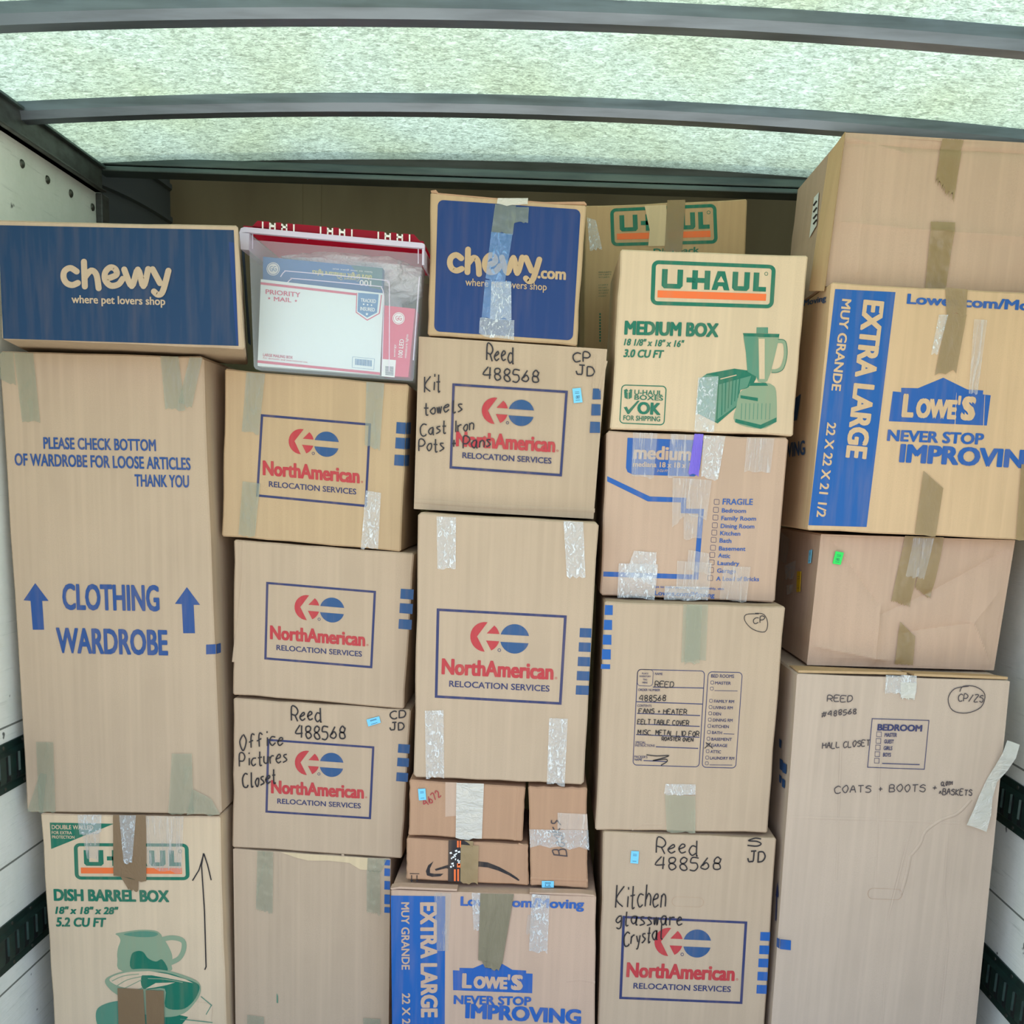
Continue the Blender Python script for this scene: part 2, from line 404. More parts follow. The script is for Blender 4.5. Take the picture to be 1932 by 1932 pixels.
    def done(self):
        ob = self.link(self.name, None, self.origin, recalc=True)
        tag(ob, self.label, self.cat, self.group)
        for nm, s, lab, kw in self.parts:
            c = s.link(nm, ob, self.origin)
            if lab: c['label'] = lab
        return ob

def na_logo(B, q, F=None, lay=1):
    F = F or B.F
    B.frame(q, .021, .028, 'ink_navy' , F, lay)
    w = math.hypot(*sub(q[1], q[0])); h = math.hypot(*sub(q[3], q[0])); asp = w/h
    def cc(cu, cv, r): return lambda x, y: bil(q, cu+x*r, cv+y*r*asp)
    f = cc(.378, .289, .114)
    arc = lambda a0, a1, n=14: [(math.cos(math.radians(a0+(a1-a0)*k/n)), math.sin(math.radians(a0+(a1-a0)*k/n))) for k in range(n+1)]
    B.poly([f(*p) for p in arc(-82, -271)] + [f(-.54, 0)], 'ink_red', F, lay)
    B.poly([f(*p) for p in arc(-53, -14)] + [f(.11, -.24)], 'ink_red', F, lay)
    B.poly([f(*p) for p in arc(14, 63)] + [f(.08, .24)], 'ink_red', F, lay)
    f = cc(.608, .293, .113)
    B.poly([f(*p) for p in arc(194.5, 345.5)], 'ink_blue', F, lay); B.poly([f(*p) for p in arc(14.5, 165.5)], 'ink_blue', F, lay)
    B.ring([f(-1.02+.12*x, .82+.12*y) for x, y in arc(0, 348, 12)], [f(-1.02+.08*x, .82+.08*y) for x, y in arc(0, 348, 12)], 'ink_navy', F, lay)
    B.text('NorthAmerican', bil(q, .048, .727), bil(q, .925, .719), h*.165, 'ink_red', F, bold=.034, lay=lay)
    B.ring([bil(q, .945+.009*x, .705+.012*y) for x, y in arc(0, 348, 12)], [bil(q, .945+.006*x, .705+.008*y) for x, y in arc(0, 348, 12)], 'ink_red', F, lay)
    B.text('RELOCATION SERVICES', bil(q, .11, .866), bil(q, .90, .860), h*.066, 'ink_navy', F, bold=.014, lay=lay)

def uhaul_logo(B, q, gap=None, F=None):
    """rounded double frame, block letters, orange bar; gap=(u0,u1) is left unprinted (torn away)"""
    F = F or B.F
    B.rframe(q, .055, .15, .033, .085, 'ink_green', F)
    L = [('U', .085, .255), ('-', .285, .36), ('H', .33, .475), ('A', .49, .635), ('U', .655, .795), ('L', .825, .93)]
    t, b = .19, .62; s = .045; sv = .105
    def R(u0, v0, u1, v1): B.poly([bil(q, u0, v0), bil(q, u1, v0), bil(q, u1, v1), bil(q, u0, v1)], 'ink_green', F)
    for ch, a, c in L:
        if ch == 'U': B.poly([bil(q, *p) for p in ((a,t), (a+s,t), (a+s,b-sv), (c-s,b-sv), (c-s,t), (c,t), (c,b-.06), (c-.02,b), (a+.02,b), (a,b-.06))], 'ink_green', F)
        if ch == '-': R(a, .36, c, .47)
        if ch == 'H': R(a, t, a+s, b); R(c-s, t, c, b); R(a+s, .36, c-s, .47)
        if ch == 'A':
            mu = (a+c)/2; B.poly([bil(q, *p) for p in ((a,b), (mu-.03,t), (mu+.03,t), (c,b), (c-s,b), (c-s-.012,b-.09), (a+s+.012,b-.09), (a+s,b))], 'ink_green', F)
            B.poly([bil(q, *p) for p in ((mu-.028,.44), (mu,.3), (mu+.028,.44))], B.kr, F, 2)
        if ch == 'L': R(a, t, a+s, b); R(a+s, b-sv, c, b)
    B.poly([bil(q, *p) for p in ((.055,.67), (.935,.67), (.935,.83), (.055,.83))], 'ink_orange', F)
    c = bil(q, .925, .21); B.ring(disc(c, 3.6, 12), disc(c, 2.6, 12), 'ink_green', F)
    if gap: B.poly([bil(q, gap[0]-.02, -.03), bil(q, gap[1], -.03), bil(q, gap[1], 1.03), bil(q, gap[0], 1.03), bil(q, gap[0]+.02, .6)], KR['pale'], F, 2.5)

def lowes_logo(B, pts, q, F=None):
    """pts: px outline of the gable sign; q: px quad for the lettering"""
    F = F or B.F
    B.poly(pts, 'ink_lowes_blue', F)
    h = math.hypot(*sub(q[3], q[0]))
    B.text('L', bil(q, 0, 1), bil(q, .16, 1), h, B.kr, F, bold=.05, lay=2)
    B.text('OWE', bil(q, .185, 1), bil(q, .735, 1), h*.82, B.kr, F, bold=.055, lay=2)
    B.text("'", bil(q, .735, 1), bil(q, .775, 1), h, B.kr, F, bold=.03, lay=2)
    B.text('S', bil(q, .79, 1), bil(q, .985, 1), h, B.kr, F, bold=.055, lay=2)

def chewy(B, p0, p1, h, w, F=None):
    """thick rounded lowercase lettering with the last strokes dropping"""
    F = F or B.F; f = B.map2(p0, p1, h)
    G = {'c': [[(.145,.62),(.09,.74),(.038,.62),(.025,.38),(.05,.17),(.10,.10),(.152,.19)]],
         'h': [[(.214,1.0),(.214,.07)], [(.218,.42),(.276,.68),(.322,.53),(.338,.03)]],
         'e': [[(.43,.42),(.503,.57),(.494,.78),(.448,.83),(.403,.635),(.40,.345),(.448,.145),(.517,.21),(.556,.42)]],
         'w': [[(.575,.78),(.637,.17),(.697,.80),(.742,.19),(.790,.84)]],
         'y': [[(.830,.84),(.892,.33)], [(.972,.81),(.915,.03),(.872,-.11),(.835,0)]]}
    for k in G:
        for st in G[k]: B.stroke(smooth(st and [f(*p) for p in st], 5), w, B.kr, F, 2, cap=True)

# ------------------------------------------------------------------ the truck: walls, roof, floor
WL, WR, FLOOR = -1.345, 1.245, 0.0
YR, YF, YH = 0.9, 3.92, 3.19        # open rear, front wall, roof header
def wall_mat():
    mt, nt, out = new_mat('wall_panel'); p = principled(nt, out, None, .5, spec=.35)
    mp = coords(nt, (3, 3, 3)); n = N(nt, 'ShaderNodeTexNoise', Scale=1.5, Detail=6.0, Roughness=.7); nt.links.new(mp.outputs[0], n.inputs[0])
    a = mixc(nt, ramp(nt, n.outputs[0], .4, .75), lin((240, 243, 236)), lin((222, 228, 218)))
    mp2 = coords(nt, (60, 5, 90)); n2 = N(nt, 'ShaderNodeTexNoise', Scale=1.0, Detail=5.0, Roughness=.7); nt.links.new(mp2.outputs[0], n2.inputs[0])
    a = mixc(nt, ramp(nt, n2.outputs[0], .60, .80), a, lin((196, 202, 194)))
    mp3 = coords(nt, (22, 22, 22)); n3 = N(nt, 'ShaderNodeTexNoise', Scale=1.0, Detail=2.0); nt.links.new(mp3.outputs[0], n3.inputs[0])
    a = mixc(nt, ramp(nt, n3.outputs[0], .74, .78), a, lin((92, 96, 90)))
    nt.links.new(a, p.inputs['Base Color']); b = N(nt, 'ShaderNodeBump', Strength=.25, Distance=.006); nt.links.new(n2.outputs[0], b.inputs['Height']); nt.links.new(b.outputs[0], p.inputs['Normal'])
def metal_mat(name, col, col2, rough, metal=.7):
    mt, nt, out = new_mat(name); p = principled(nt, out, None, rough, metal)
    mp = coords(nt, (3, 14, 30)); n = N(nt, 'ShaderNodeTexNoise', Scale=1.4, Detail=5.0); nt.links.new(mp.outputs[0], n.inputs[0])
    nt.links.new(mixc(nt, ramp(nt, n.outputs[0], .4, .7), lin(col), lin(col2)), p.inputs['Base Color'])
wall_mat()
metal_mat('roof_steel', (122, 132, 144), (98, 106, 116), .42)
metal_mat('dark_steel', (88, 92, 90), (64, 66, 62), .5, .5)
metal_mat('header_steel', (104, 118, 116), (78, 90, 92), .42)
metal_mat('track_green', (30, 58, 52), (22, 42, 40), .42, .3)
plain('track_slot', (8, 16, 16), .8); plain('seam', (120, 124, 116), .8); plain('bolt', (90, 92, 84), .4, .7)
plain('corner_plastic', (92, 104, 106), .55); plain('wood_floor', (150, 146, 138), .7)
def plywood():
    mt, nt, out = new_mat('front_panel'); p = principled(nt, out, None, .6, spec=.3)
    mp = coords(nt, (2.2, 1, .6)); n = N(nt, 'ShaderNodeTexNoise', Scale=1.4, Detail=4.0); nt.links.new(mp.outputs[0], n.inputs[0])
    nt.links.new(mixc(nt, ramp(nt, n.outputs[0], .35, .7), lin((168, 158, 122)), lin((140, 128, 96))), p.inputs['Base Color'])
plywood()
def roof_mat():
    mt, nt, out = new_mat('roof_fibreglass')
    mp = coords(nt, (72, 120, 80)); n = N(nt, 'ShaderNodeTexNoise', Scale=1.0, Detail=3.0, Roughness=.6, Distortion=1.6); nt.links.new(mp.outputs[0], n.inputs[0])
    mp2 = coords(nt, (2.6, 1.6, 2)); n2 = N(nt, 'ShaderNodeTexNoise', Scale=1.0, Detail=4.0); nt.links.new(mp2.outputs[0], n2.inputs[0])
    a = ramp(nt, n.outputs[0], .36, .60, (.36, .41, .33, 1), (.90, .97, .81, 1))
    a = mixc(nt, ramp(nt, n2.outputs[0], .4, .7), a, (.93, .92, .84, 1), 'MULTIPLY')
    t = N(nt, 'ShaderNodeBsdfTranslucent'); d = N(nt, 'ShaderNodeBsdfDiffuse', Color=(.78, .80, .72, 1)); nt.links.new(a, t.inputs[0])
    mx = N(nt, 'ShaderNodeMixShader'); mx.inputs[0].default_value = .25
    nt.links.new(t.outputs[0], mx.inputs[1]); nt.links.new(d.outputs[0], mx.inputs[2]); nt.links.new(mx.outputs[0], out.inputs[0])
roof_mat()
mt, nt, out = new_mat('nose_fibreglass'); t_ = N(nt, 'ShaderNodeBsdfTranslucent', Color=(.10, .094, .07, 1)); nt.links.new(t_.outputs[0], out.inputs[0])

ZRAIL = atx(0, 186, WL).z; ZRAILB = atx(0, 246, WL).z
ZTOP = ZRAIL + .012
ARCH = at(700, 170, 2.70).z - ZTOP
XM, HW = (WL+WR)/2, (WR-WL)/2
def zroof(x): return ZTOP + max(.02, ARCH)*(1-((x-XM)/HW)**2)

s = Shape(); s.box((WL-.02, YR, -.04), (WR+.02, YF, 0), 'wood_floor'); tag(s.link('floor'), kind='structure')
# roof sheet
s = Shape(); nx = 24; vs = []
for z in (0, .004):
    for y in (YR, YH+.05):
        for i in range(nx+1):
            x = WL + (WR-WL)*i/nx; vs.append((x, y, zroof(x)+z))
k = nx+1
fs = []
for i in range(nx):
    fs += [(i, i+1, k+i+1, k+i), (2*k+i, 3*k+i, 3*k+i+1, 2*k+i+1), (i, 2*k+i, 2*k+i+1, i+1), (k+i, k+i+1, 3*k+i+1, 3*k+i)]
fs += [(0, k, 3*k, 2*k), (nx, 2*k+nx, 3*k+nx, k+nx)]
s.mesh(vs, fs[:], 'roof_fibreglass', False); tag(s.link('ceiling'), kind='structure')

# side walls with plank seams and bolts
def side_wall(name, X, sgn, seams, bolts):
    s = Shape(); s.box((min(X, X+sgn*.03), YR, 0), (max(X, X+sgn*.03), YH+.02, ZTOP+.02), 'wall_panel')
    for z in seams: s.box((min(X, X-sgn*.0008), YR, z-.0025), (max(X, X-sgn*.0008), YH, z+.0025), 'seam')
    w = tag(s.link(name), kind='structure')
    for c in bolts:
        b = Shape(); vs = []
        for j in range(4):
            a = j/3*math.pi/2; r = .011*math.cos(a)
            for q in range(10): vs.append((X - sgn*(.0005+.006*math.sin(a)), c.y+r*math.cos(q*.6283), c.z+r*math.sin(q*.6283)))
        b.mesh(vs, [(j*10+q, j*10+(q+1) % 10, (j+1)*10+(q+1) % 10, (j+1)*10+q) for j in range(3) for q in range(10)] + [tuple(range(30, 40))], 'bolt', True)
        tag(b.link('bolt', w), 'round bolt head')
    return w
ZS_L = atx(0, 1642, WL).z; ZS_R = atx(1932, 1736, WR).z
side_wall('wall_left', WL, -1, [ZS_L, ZS_L+.36, ZS_L-.33], [atx(41, 309, WL), atx(89, 339, WL), atx(133, 365, WL), atx(174, 391, WL)])
side_wall('wall_right', WR, 1, [ZS_R, ZS_R+.36], [])
s = Shape(); s.box((WL-.2, YF, 0), (WR+.2, YF+.03, ZTOP+.22), 'front_panel')
for px in (565, 600): 
    p = at(px, 400, YF); s.box((p.x-.012, YF-.003, .6), (p.x+.012, YF, ZTOP+.2), 'front_panel')
tag(s.link('wall_front'), kind='structure')
# nose of the body beyond the header: unseen roof made dimly translucent to light the front wall, wing panels
s = Shape(); s.mesh([(WL-.2, YH+.05, ZTOP+.2), (WR+.2, YH+.05, ZTOP+.2), (WR+.2, YF, ZTOP+.2), (WL-.2, YF, ZTOP+.2)], [(0, 1, 2, 3)], 'nose_fibreglass'); tag(s.link('ceiling_nose'), kind='structure')
s = Shape(); s.box((WL-.2, YH+.02, 0), (WL-.17, YF, ZTOP+.2), 'corner_plastic'); s.box((WR+.17, YH+.02, 0), (WR+.2, YF, ZTOP+.2), 'corner_plastic')
s.box((WL-.2, YH+.02, 0), (WL-.02, YH+.05, ZTOP), 'dark_steel'); s.box((WR+.02, YH+.02, 0), (WR+.2, YH+.05, ZTOP), 'dark_steel')
tag(s.link('wall_nose'), kind='structure')
# ribbed corner moulding in the nose, upper left
s = Shape(); prof = []
for k in range(11):
    a = k/10*math.pi/2; prof.append((WL-.165+.125*math.sin(a), YF-.02-.55*math.cos(a)))
zt, zb = ZTOP+.15, 1.05
vs = [(x, y, z) for z in (zb, zt) for x, y in prof]; k = len(prof)
s.mesh(vs, [(i, i+1, k+i+1, k+i) for i in range(k-1)], 'corner_plastic', True)
for z in (zt-.03, zt-.14, zt-.27, zt-.42):
    s.mesh([(x+dx*.012, y-dx*.012, z+dz) for dz, dx in ((-.012, 0), (-.008, 1), (.008, 1), (.012, 0)) for x, y in prof], [(j*k+i, j*k+i+1, (j+1)*k+i+1, (j+1)*k+i) for j in range(3) for i in range(k-1)], 'corner_plastic')
tag(s.link('trim_6'), kind='structure')
# long rails along the top of the side walls
for nm, X, sg in (('trim_4', WL, 1), ('trim_5', WR, -1)):
    s = Shape(); a, b = sorted((X, X+sg*.022)); s.box((a, YR, ZRAILB), (b, YH-.02, ZRAIL), 'dark_steel')
    a, b = sorted((X, X+sg*.034)); s.box((a, YR, ZRAIL-.008), (b, YH-.02, ZRAIL), 'header_steel'); s.box((a, YR, ZRAILB), (b, YH-.02, ZRAILB+.006), 'dark_steel')
    tag(s.link(nm, bevel=.002), kind='structure')
# arched roof bows
def bow(name, Y, w=.048, h=.040):
    s = Shape(); nx = 20; vs = []
    for i in range(nx+1):
        x = WL+.002 + (WR-WL-.004)*i/nx; z = zroof(x)-.002
        for dy, dz in ((0, 0), (0, -h*.55), (.006, -h), (w-.006, -h), (w, -h*.55), (w, 0)): vs.append((x, Y+dy, z+dz))
    s.mesh(vs, [(i*6+j, i*6+(j+1) % 6, (i+1)*6+(j+1) % 6, (i+1)*6+j) for i in range(nx) for j in range(6)] + [tuple(range(6)), tuple(nx*6+j for j in range(6))], 'roof_steel')
    tag(s.link(name), kind='structure')
YB2 = atx(20, 195, WL).y
bow('trim_1', YB2-.505*2); bow('trim_2', YB2-.505); bow('trim_3', YB2)
# header across the front of the roof, two steps
s = Shape(); zt = at(700, 312, YH).z; z1 = at(700, 327, YH).z; z2 = at(700, 341, YH).z
s.box((WL-.2, YH+.03, ZTOP), (WR+.2, YH+.06, ZTOP+.2), 'dark_steel'); s.box((WL, YH, z1), (WR, YH+.06, ZTOP+.02), 'header_steel'); s.box((WL, YH+.012, z1-.006), (WR, YH+.06, z1), 'hole_dark')
s.box((WL, YH-.012, z2), (WR, YH+.06, z1-.006), 'header_steel')
tag(s.link('trim_7', bevel=.003), kind='structure')
s = Shape(); s.box((WL, YH-.02, .9), (WL+.02, YH+.03, ZRAILB), 'dark_steel')
tag(s.link('trim_8', bevel=.003), kind='structure')

# slotted cargo rails on the side walls
def cargo_rail(X, sg, zc, label, y0, y1, hgt=.128):
    s = Shape(); n = []
    prof = [(.0, -hgt/2), (.004, -hgt/2), (.004, -hgt/2+.02), (.013, -hgt/2+.03), (.013, hgt/2-.03), (.004, hgt/2-.02), (.004, hgt/2), (0, hgt/2)]
    vs = [(X+sg*a, y, zc+b) for y in (y0, y1) for a, b in prof]; k = len(prof)
    s.mesh(vs, [(i, (i+1) % k, k+(i+1) % k, k+i) for i in range(k)] + [tuple(range(k)), tuple(range(2*k-1, k-1, -1))], 'track_green')
    ob = s.link('cargo_rail', None, (X, (y0+y1)/2, zc)); tag(ob, label, 'rail', 'slotted cargo rails on the side walls')
    y = 2.35; o = (X, (y0+y1)/2, zc); j = 0
    while y < y1-.03:
        xx = X+sg*.0134; sl = Shape()
        sl.face([(xx, y+a, zc+b) for a, b in ((-.005, .03), (.005, .034), (.005, -.018), (.016, -.024), (.012, -.034), (-.010, -.034), (-.005, -.026))], 'track_slot')
        sl.mesh([(X+sg*d, y+a, zc+b) for d, a, b in ((.0134, .005, .034), (.018, .008, .034), (.018, .008, -.016), (.0134, .005, -.018))], [(0, 1, 2, 3)], 'track_green')
        sl.link('slot', ob, o); y += .05; j += 1
        if j % 2:
            for b in (-hgt/2+.01, hgt/2-.01):
                bs = Shape(); bs.mesh([(X+sg*(.004+.002*d), y+.005*math.cos(a*1.047), zc+b+.005*math.sin(a*1.047)) for d in (0, 1) for a in range(6)], [(i, (i+1) % 6, 6+(i+1) % 6, 6+i) for i in range(6)]+[tuple(range(6, 12))], 'bolt')
                bs.link('rivet', ob, o)
    return ob
cargo_rail(WL, 1, atx(20, 1443, WL).z, 'upper green slotted rail on the left wall beside the tall wardrobe box', 1.6, 3.1)
cargo_rail(WL, 1, atx(40, 1762, WL).z, 'lower green slotted rail on the left wall beside the dish box', 1.6, 3.1)
cargo_rail(WR, -1, atx(1910, 1518, WR).z, 'upper green slotted rail on the right wall next to the hall closet box', 1.6, 3.1)
cargo_rail(WR, -1, atx(1885, 1855, WR).z, 'lower green slotted rail on the right wall near the bottom corner', 1.6, 3.1)

# ------------------------------------------------------------------ the cartons
# ---- column 1
Z = zoom(0, 400, 3.45)
B = Carton('moving_carton', 'low wide dark blue printed carton lying on top of the tall wardrobe box', [(-5, 414.5), (448, 425), (461, 659), (3, 640)], 2.42, .33, 'tan', seed=3, skew=-.085)
B.poly([(-3.4, 425), Z(1522, 118), Z(1553, 872), (6.4, 639)], 'ink_chewy_blue', B.F)
B.poly([Z(1490, 195), Z(1524, 200), Z(1552, 868), Z(1540, 868)], 'ink_deep_blue', B.F, 1.5)
chewy(B, Z(400, 490), Z(1125, 525), 50, 11.5)
B.text('where pet lovers shop', Z(468, 592), Z(1078, 606), 14.5, B.kr, B.F, bold=.018)
B.poly([Z(1570, 230), Z(1590, 260), Z(1632, 870), Z(1612, 850)], 'ink_chewy_blue', B.FR)
B.done()

B = Carton('wardrobe_carton', 'tall wardrobe box with blue upward arrows beside the left wall', [(-3, 662), (384, 672), (418, 1538), (51, 1532)], 2.55, .50, 'tan', seed=4, rc=.008)
Z = zoom(0, 400, 3.45); W = 'ink_wardrobe_blue'
B.text('PLEASE CHECK BOTTOM', Z(285, 1540), Z(1017, 1555), 21, W, B.F, bold=.02)
B.text('OF WARDROBE FOR LOOSE ARTICLES', Z(98, 1648), Z(1243, 1678), 22, W, B.F, bold=.02)
B.text('THANK YOU', Z(878, 1785), Z(1232, 1792), 22, W, B.F, bold=.02)
Z = zoom(0, 980, 3.3311)
B.text('CLOTHING', Z(396, 562), Z(1005, 572), 46, W, B.F, bold=.026)
B.text('WARDROBE', Z(358, 834), Z(1058, 850), 45, W, B.F, bold=.026)
for pts in ([(222, 400), (306, 512), (266, 512), (278, 693), (207, 693), (193, 512), (149, 508)], [(1175, 425), (1258, 537), (1218, 537), (1226, 715), (1152, 715), (1143, 532), (1100, 530)]):
    B.poly([Z(*p) for p in pts], W, B.F)
B.poly([Z(1296, 787), Z(1357, 784), Z(1357, 845), Z(1296, 848)], W, B.F); B.poly([Z(1360, 784), Z(1386, 777), Z(1387, 836), Z(1360, 845)], W, B.FR)
Z1 = zoom(0, 400, 3.45)
B.tape([Z1(95, 915), Z1(220, 918), Z1(266, 1366), Z1(150, 1374)])
B.tape([(-2, 664), Z1(90, 915), Z1(110, 1135), (-1, 1075/3.45+400)])
B.tape([Z1(1048, 940), Z1(1165, 942), Z1(1210, 1290), Z1(1080, 1285)]); B.tape([Z1(1240, 945), Z1(1322, 950), Z1(1250, 1285), Z1(1165, 1240)])
B.tape([Z(232, 1395), Z(340, 1398), Z(355, 1838), Z(250, 1836)]); B.tape([Z(258, 1590), Z(300, 1600), Z(275, 1838), Z(175, 1836)])
B.tape([Z(1085, 1468), Z(1210, 1470), Z(1222, 1848), Z(1062, 1842)]); B.tape([Z(1215, 1690), Z(1330, 1750), Z(1392, 1855), Z(1180, 1848)])
B.done()

Z = zoom(0, 1500, 4.1106)
B = Carton('dish_carton', 'tall box with a printed green jug and dishes, under the wardrobe box', [(76, 1534.5), (415, 1541), (432, 2080), (111, 2080)], 2.555, .45, 'light', zbot=0.002, seed=5)
B.poly([Z(387, 213), Z(885, 222), Z(398, 418)], 'ink_green', B.F)
for t, a, b, h in (('DOUBLE WALLED', (404, 262), (725, 266), 7.6), ('FOR EXTRA', (404, 301), (560, 303), 5.6), ('PROTECTION', (406, 335), (580, 337), 5.4)): B.text(t, Z(*a), Z(*b), h, B.kr, B.F, bold=.012)
uhaul_logo(B, [Z(572, 372), Z(1462, 376), Z(1472, 660), Z(582, 655)])
B.text('DISH BARREL BOX', Z(420, 815), Z(1315, 826), 20.5, 'ink_green', B.F, bold=.036)
B.text('18" x 18" x 28"', Z(430, 918), Z(922, 922), 12.6, 'ink_green', B.F, bold=.03, shear=.2)
B.text('5.2 CU FT', Z(436, 1015), Z(828, 1020), 16, 'ink_green', B.F, bold=.03, shear=.15)
# jug, bowl, plates
g = lambda L: [Z(*p) for p in L]
B.poly(blob(g([(897, 1075), (960, 1062), (1080, 1045), (1200, 1050), (1245, 1075), (1262, 1105), (1300, 1160), (1335, 1240), (1330, 1310), (1300, 1370), (950, 1365), (912, 1270), (915, 1190), (935, 1130), (920, 1095)])), 'ink_soft_green', B.F)
B.poly(blob(g([(960, 1078), (1080, 1056), (1190, 1060), (1228, 1078), (1180, 1098), (1060, 1098)])), 'ink_mid_green', B.F, 2)
B.stroke([Z(*p) for p in smooth([(1262, 1118), (1340, 1105), (1420, 1130), (1425, 1200), (1390, 1265), (1325, 1300)])], 9, 'ink_soft_green', B.F, 1.5)
B.poly(blob(g([(1020, 1345), (1020, 1240), (1060, 1210), (1110, 1215), (1150, 1265), (1210, 1290), (1260, 1275), (1300, 1365), (1160, 1350)])), 'ink_green', B.F, 1.6)
B.poly(blob(g([(815, 1440), (870, 1395), (1000, 1355), (1120, 1345), (1290, 1358), (1440, 1400), (1540, 1450), (1558, 1520), (1520, 1600), (1430, 1690), (1290, 1720), (1100, 1690), (960, 1580), (860, 1510)])), 'ink_soft_green', B.F, 2.4)
B.poly(blob(g([(1115, 1500), (1115, 1380), (1290, 1375), (1430, 1420), (1540, 1465), (1540, 1530), (1490, 1610), (1410, 1660), (1285, 1640), (1280, 1500)])), 'ink_green', B.F, 3.05)
B.poly(g([(1130, 1500), (1210, 1455), (1360, 1450), (1300, 1470), (1200, 1490)]), B.kr, B.F, 3.2); B.poly(blob(g([(850, 1430), (900, 1395), (1010, 1370), (1090, 1375), (1108, 1430), (1100, 1490), (1040, 1505), (980, 1495), (900, 1470)])), B.kr, B.F, 2.75)
B.poly(g([(1010, 1368), (1160, 1362), (1300, 1385), (1440, 1425), (1500, 1455), (1380, 1432), (1180, 1395), (1060, 1395)]), B.kr, B.F, 3.3)
for a, b, c in (((870, 1440), (960, 1400), (1080, 1385)), ((905, 1480), (990, 1430), (1100, 1405)), ((960, 1500), (1040, 1460), (1100, 1430)), ((1150, 1420), (1280, 1425), (1420, 1450))): B.stroke(smooth(g([a, b, c])), 1.6, 'ink_soft_green', B.F, 3.4)
B.poly(blob(g([(745, 1690), (790, 1630), (920, 1595), (1100, 1600), (1280, 1640), (1380, 1720), (1400, 1790), (1280, 1840), (900, 1850), (770, 1800)])), 'ink_mid_green', B.F, 1.5)
B.poly(g([(1285, 1690), (1380, 1690), (1460, 1720), (1400, 1790), (1285, 1800)]), 'ink_green', B.F, 2)
B.poly(g([(1490, 1600), (1600, 1610), (1650, 1640), (1640, 1760), (1380, 1700), (1300, 1660)]), B.kr, B.F, 2.1)
B.lines([g([(1400, 1735), (1650, 1762)]), g([(1560, 1560), (1645, 1630)]), g([(1600, 1700), (1640, 1630)])], 1.6, 'ink_mid_green', B.F, 2.6)
for st in ([(1590, 1352), (1600, 1330), (1588, 900), (1565, 545), (1580, 450)], [(1495, 662), (1545, 580), (1584, 450)], [(1584, 455), (1612, 540), (1640, 658)]): B.stroke(g(st), 2.2, 'marker', B.F)
B.tape(g([(605, 150), (790, 150), (790, 290), (620, 300)]), 'tape_shiny'); B.tape(g([(640, 290), (780, 290), (770, 500), (680, 490)]), 'tape_streaky'); B.tape(g([(1135, 160), (1430, 160), (1410, 600), (1150, 560)]), 'tape_streaky')
B.tape(g([(882, 150), (1136, 150), (1140, 675), (885, 625)]), 'tape_mud'); B.tape(g([(940, 625), (1080, 660), (1076, 745), (1000, 725)]), 'tape_mud'); B.tape(g([(930, 152), (1060, 152), (1030, 520), (965, 520)]), 'tape_shiny')
B.tape(g([(918, 1490), (1116, 1500), (1145, 1960), (930, 1960)]), 'tape_mud', rag=1); B.tape(g([(1136, 1505), (1275, 1510), (1285, 1960), (1150, 1960)]), 'tape_mud', rag=1)
B.done()

# ---- column 2
Z = zoom(400, 680, 4.9538)
B = Carton('moving_carton', 'printed relocation box directly under the clear plastic tote', [(424, 695), (771, 725), (756, 1041), (418, 1012)], 2.6, .40, 'warm', seed=6)
na_logo(B, [Z(458, 502), Z(1487, 590), Z(1447, 1372), Z(412, 1272)])
for y0, y1 in ((576, 690), (720, 830), (880, 988)): B.poly([Z(1726-(y0-576)*.06, y0), Z(1812-(y0-576)*.05, y0+6), Z(1808-(y0-576)*.05, y1), Z(1720-(y0-576)*.06, y1-8)], 'ink_blue', B.F); B.poly([Z(1815-(y0-576)*.05, y0+6), Z(1858-(y0-576)*.05, y0+2), Z(1853-(y0-576)*.05, y1-3), Z(1811-(y0-576)*.05, y1)], 'ink_blue', B.FR)
B.tape([Z(325, 112), Z(500, 125), Z(440, 700), Z(282, 655)]); B.tape([Z(1445, 200), Z(1612, 215), Z(1570, 840), Z(1430, 790)])
B.tape([Z(290, 1130), Z(455, 1150), Z(405, 1645), Z(250, 1640)]); B.tape([Z(1440, 1215), Z(1582, 1240), Z(1555, 1762), Z(1395, 1750)], 'tape_shiny')
B.done()

Z = zoom(420, 1000, 5.2216)
B = Carton('moving_carton', 'printed relocation box with neither tape nor handwriting, on the Office Pictures box', [(441, 1018), (781, 1044), (762, 1338), (439, 1311)], 2.6, .40, 'tan', seed=7)
na_logo(B, [Z(430, 510), Z(1512, 600), Z(1475, 1362), Z(411, 1274)])
for y0, y1 in ((578, 684), (720, 825), (877, 980)): B.poly([Z(1756-(y0-578)*.06, y0), Z(1884-(y0-578)*.06, y0+8), Z(1878-(y0-578)*.06, y1+2), Z(1750-(y0-578)*.06, y1-8)], 'ink_blue', B.F)
B.ridge([Z(200, 110), Z(190, 500), Z(150, 900), Z(105, 1300)], 5, .0015, B.kr, B.F)
B.done()

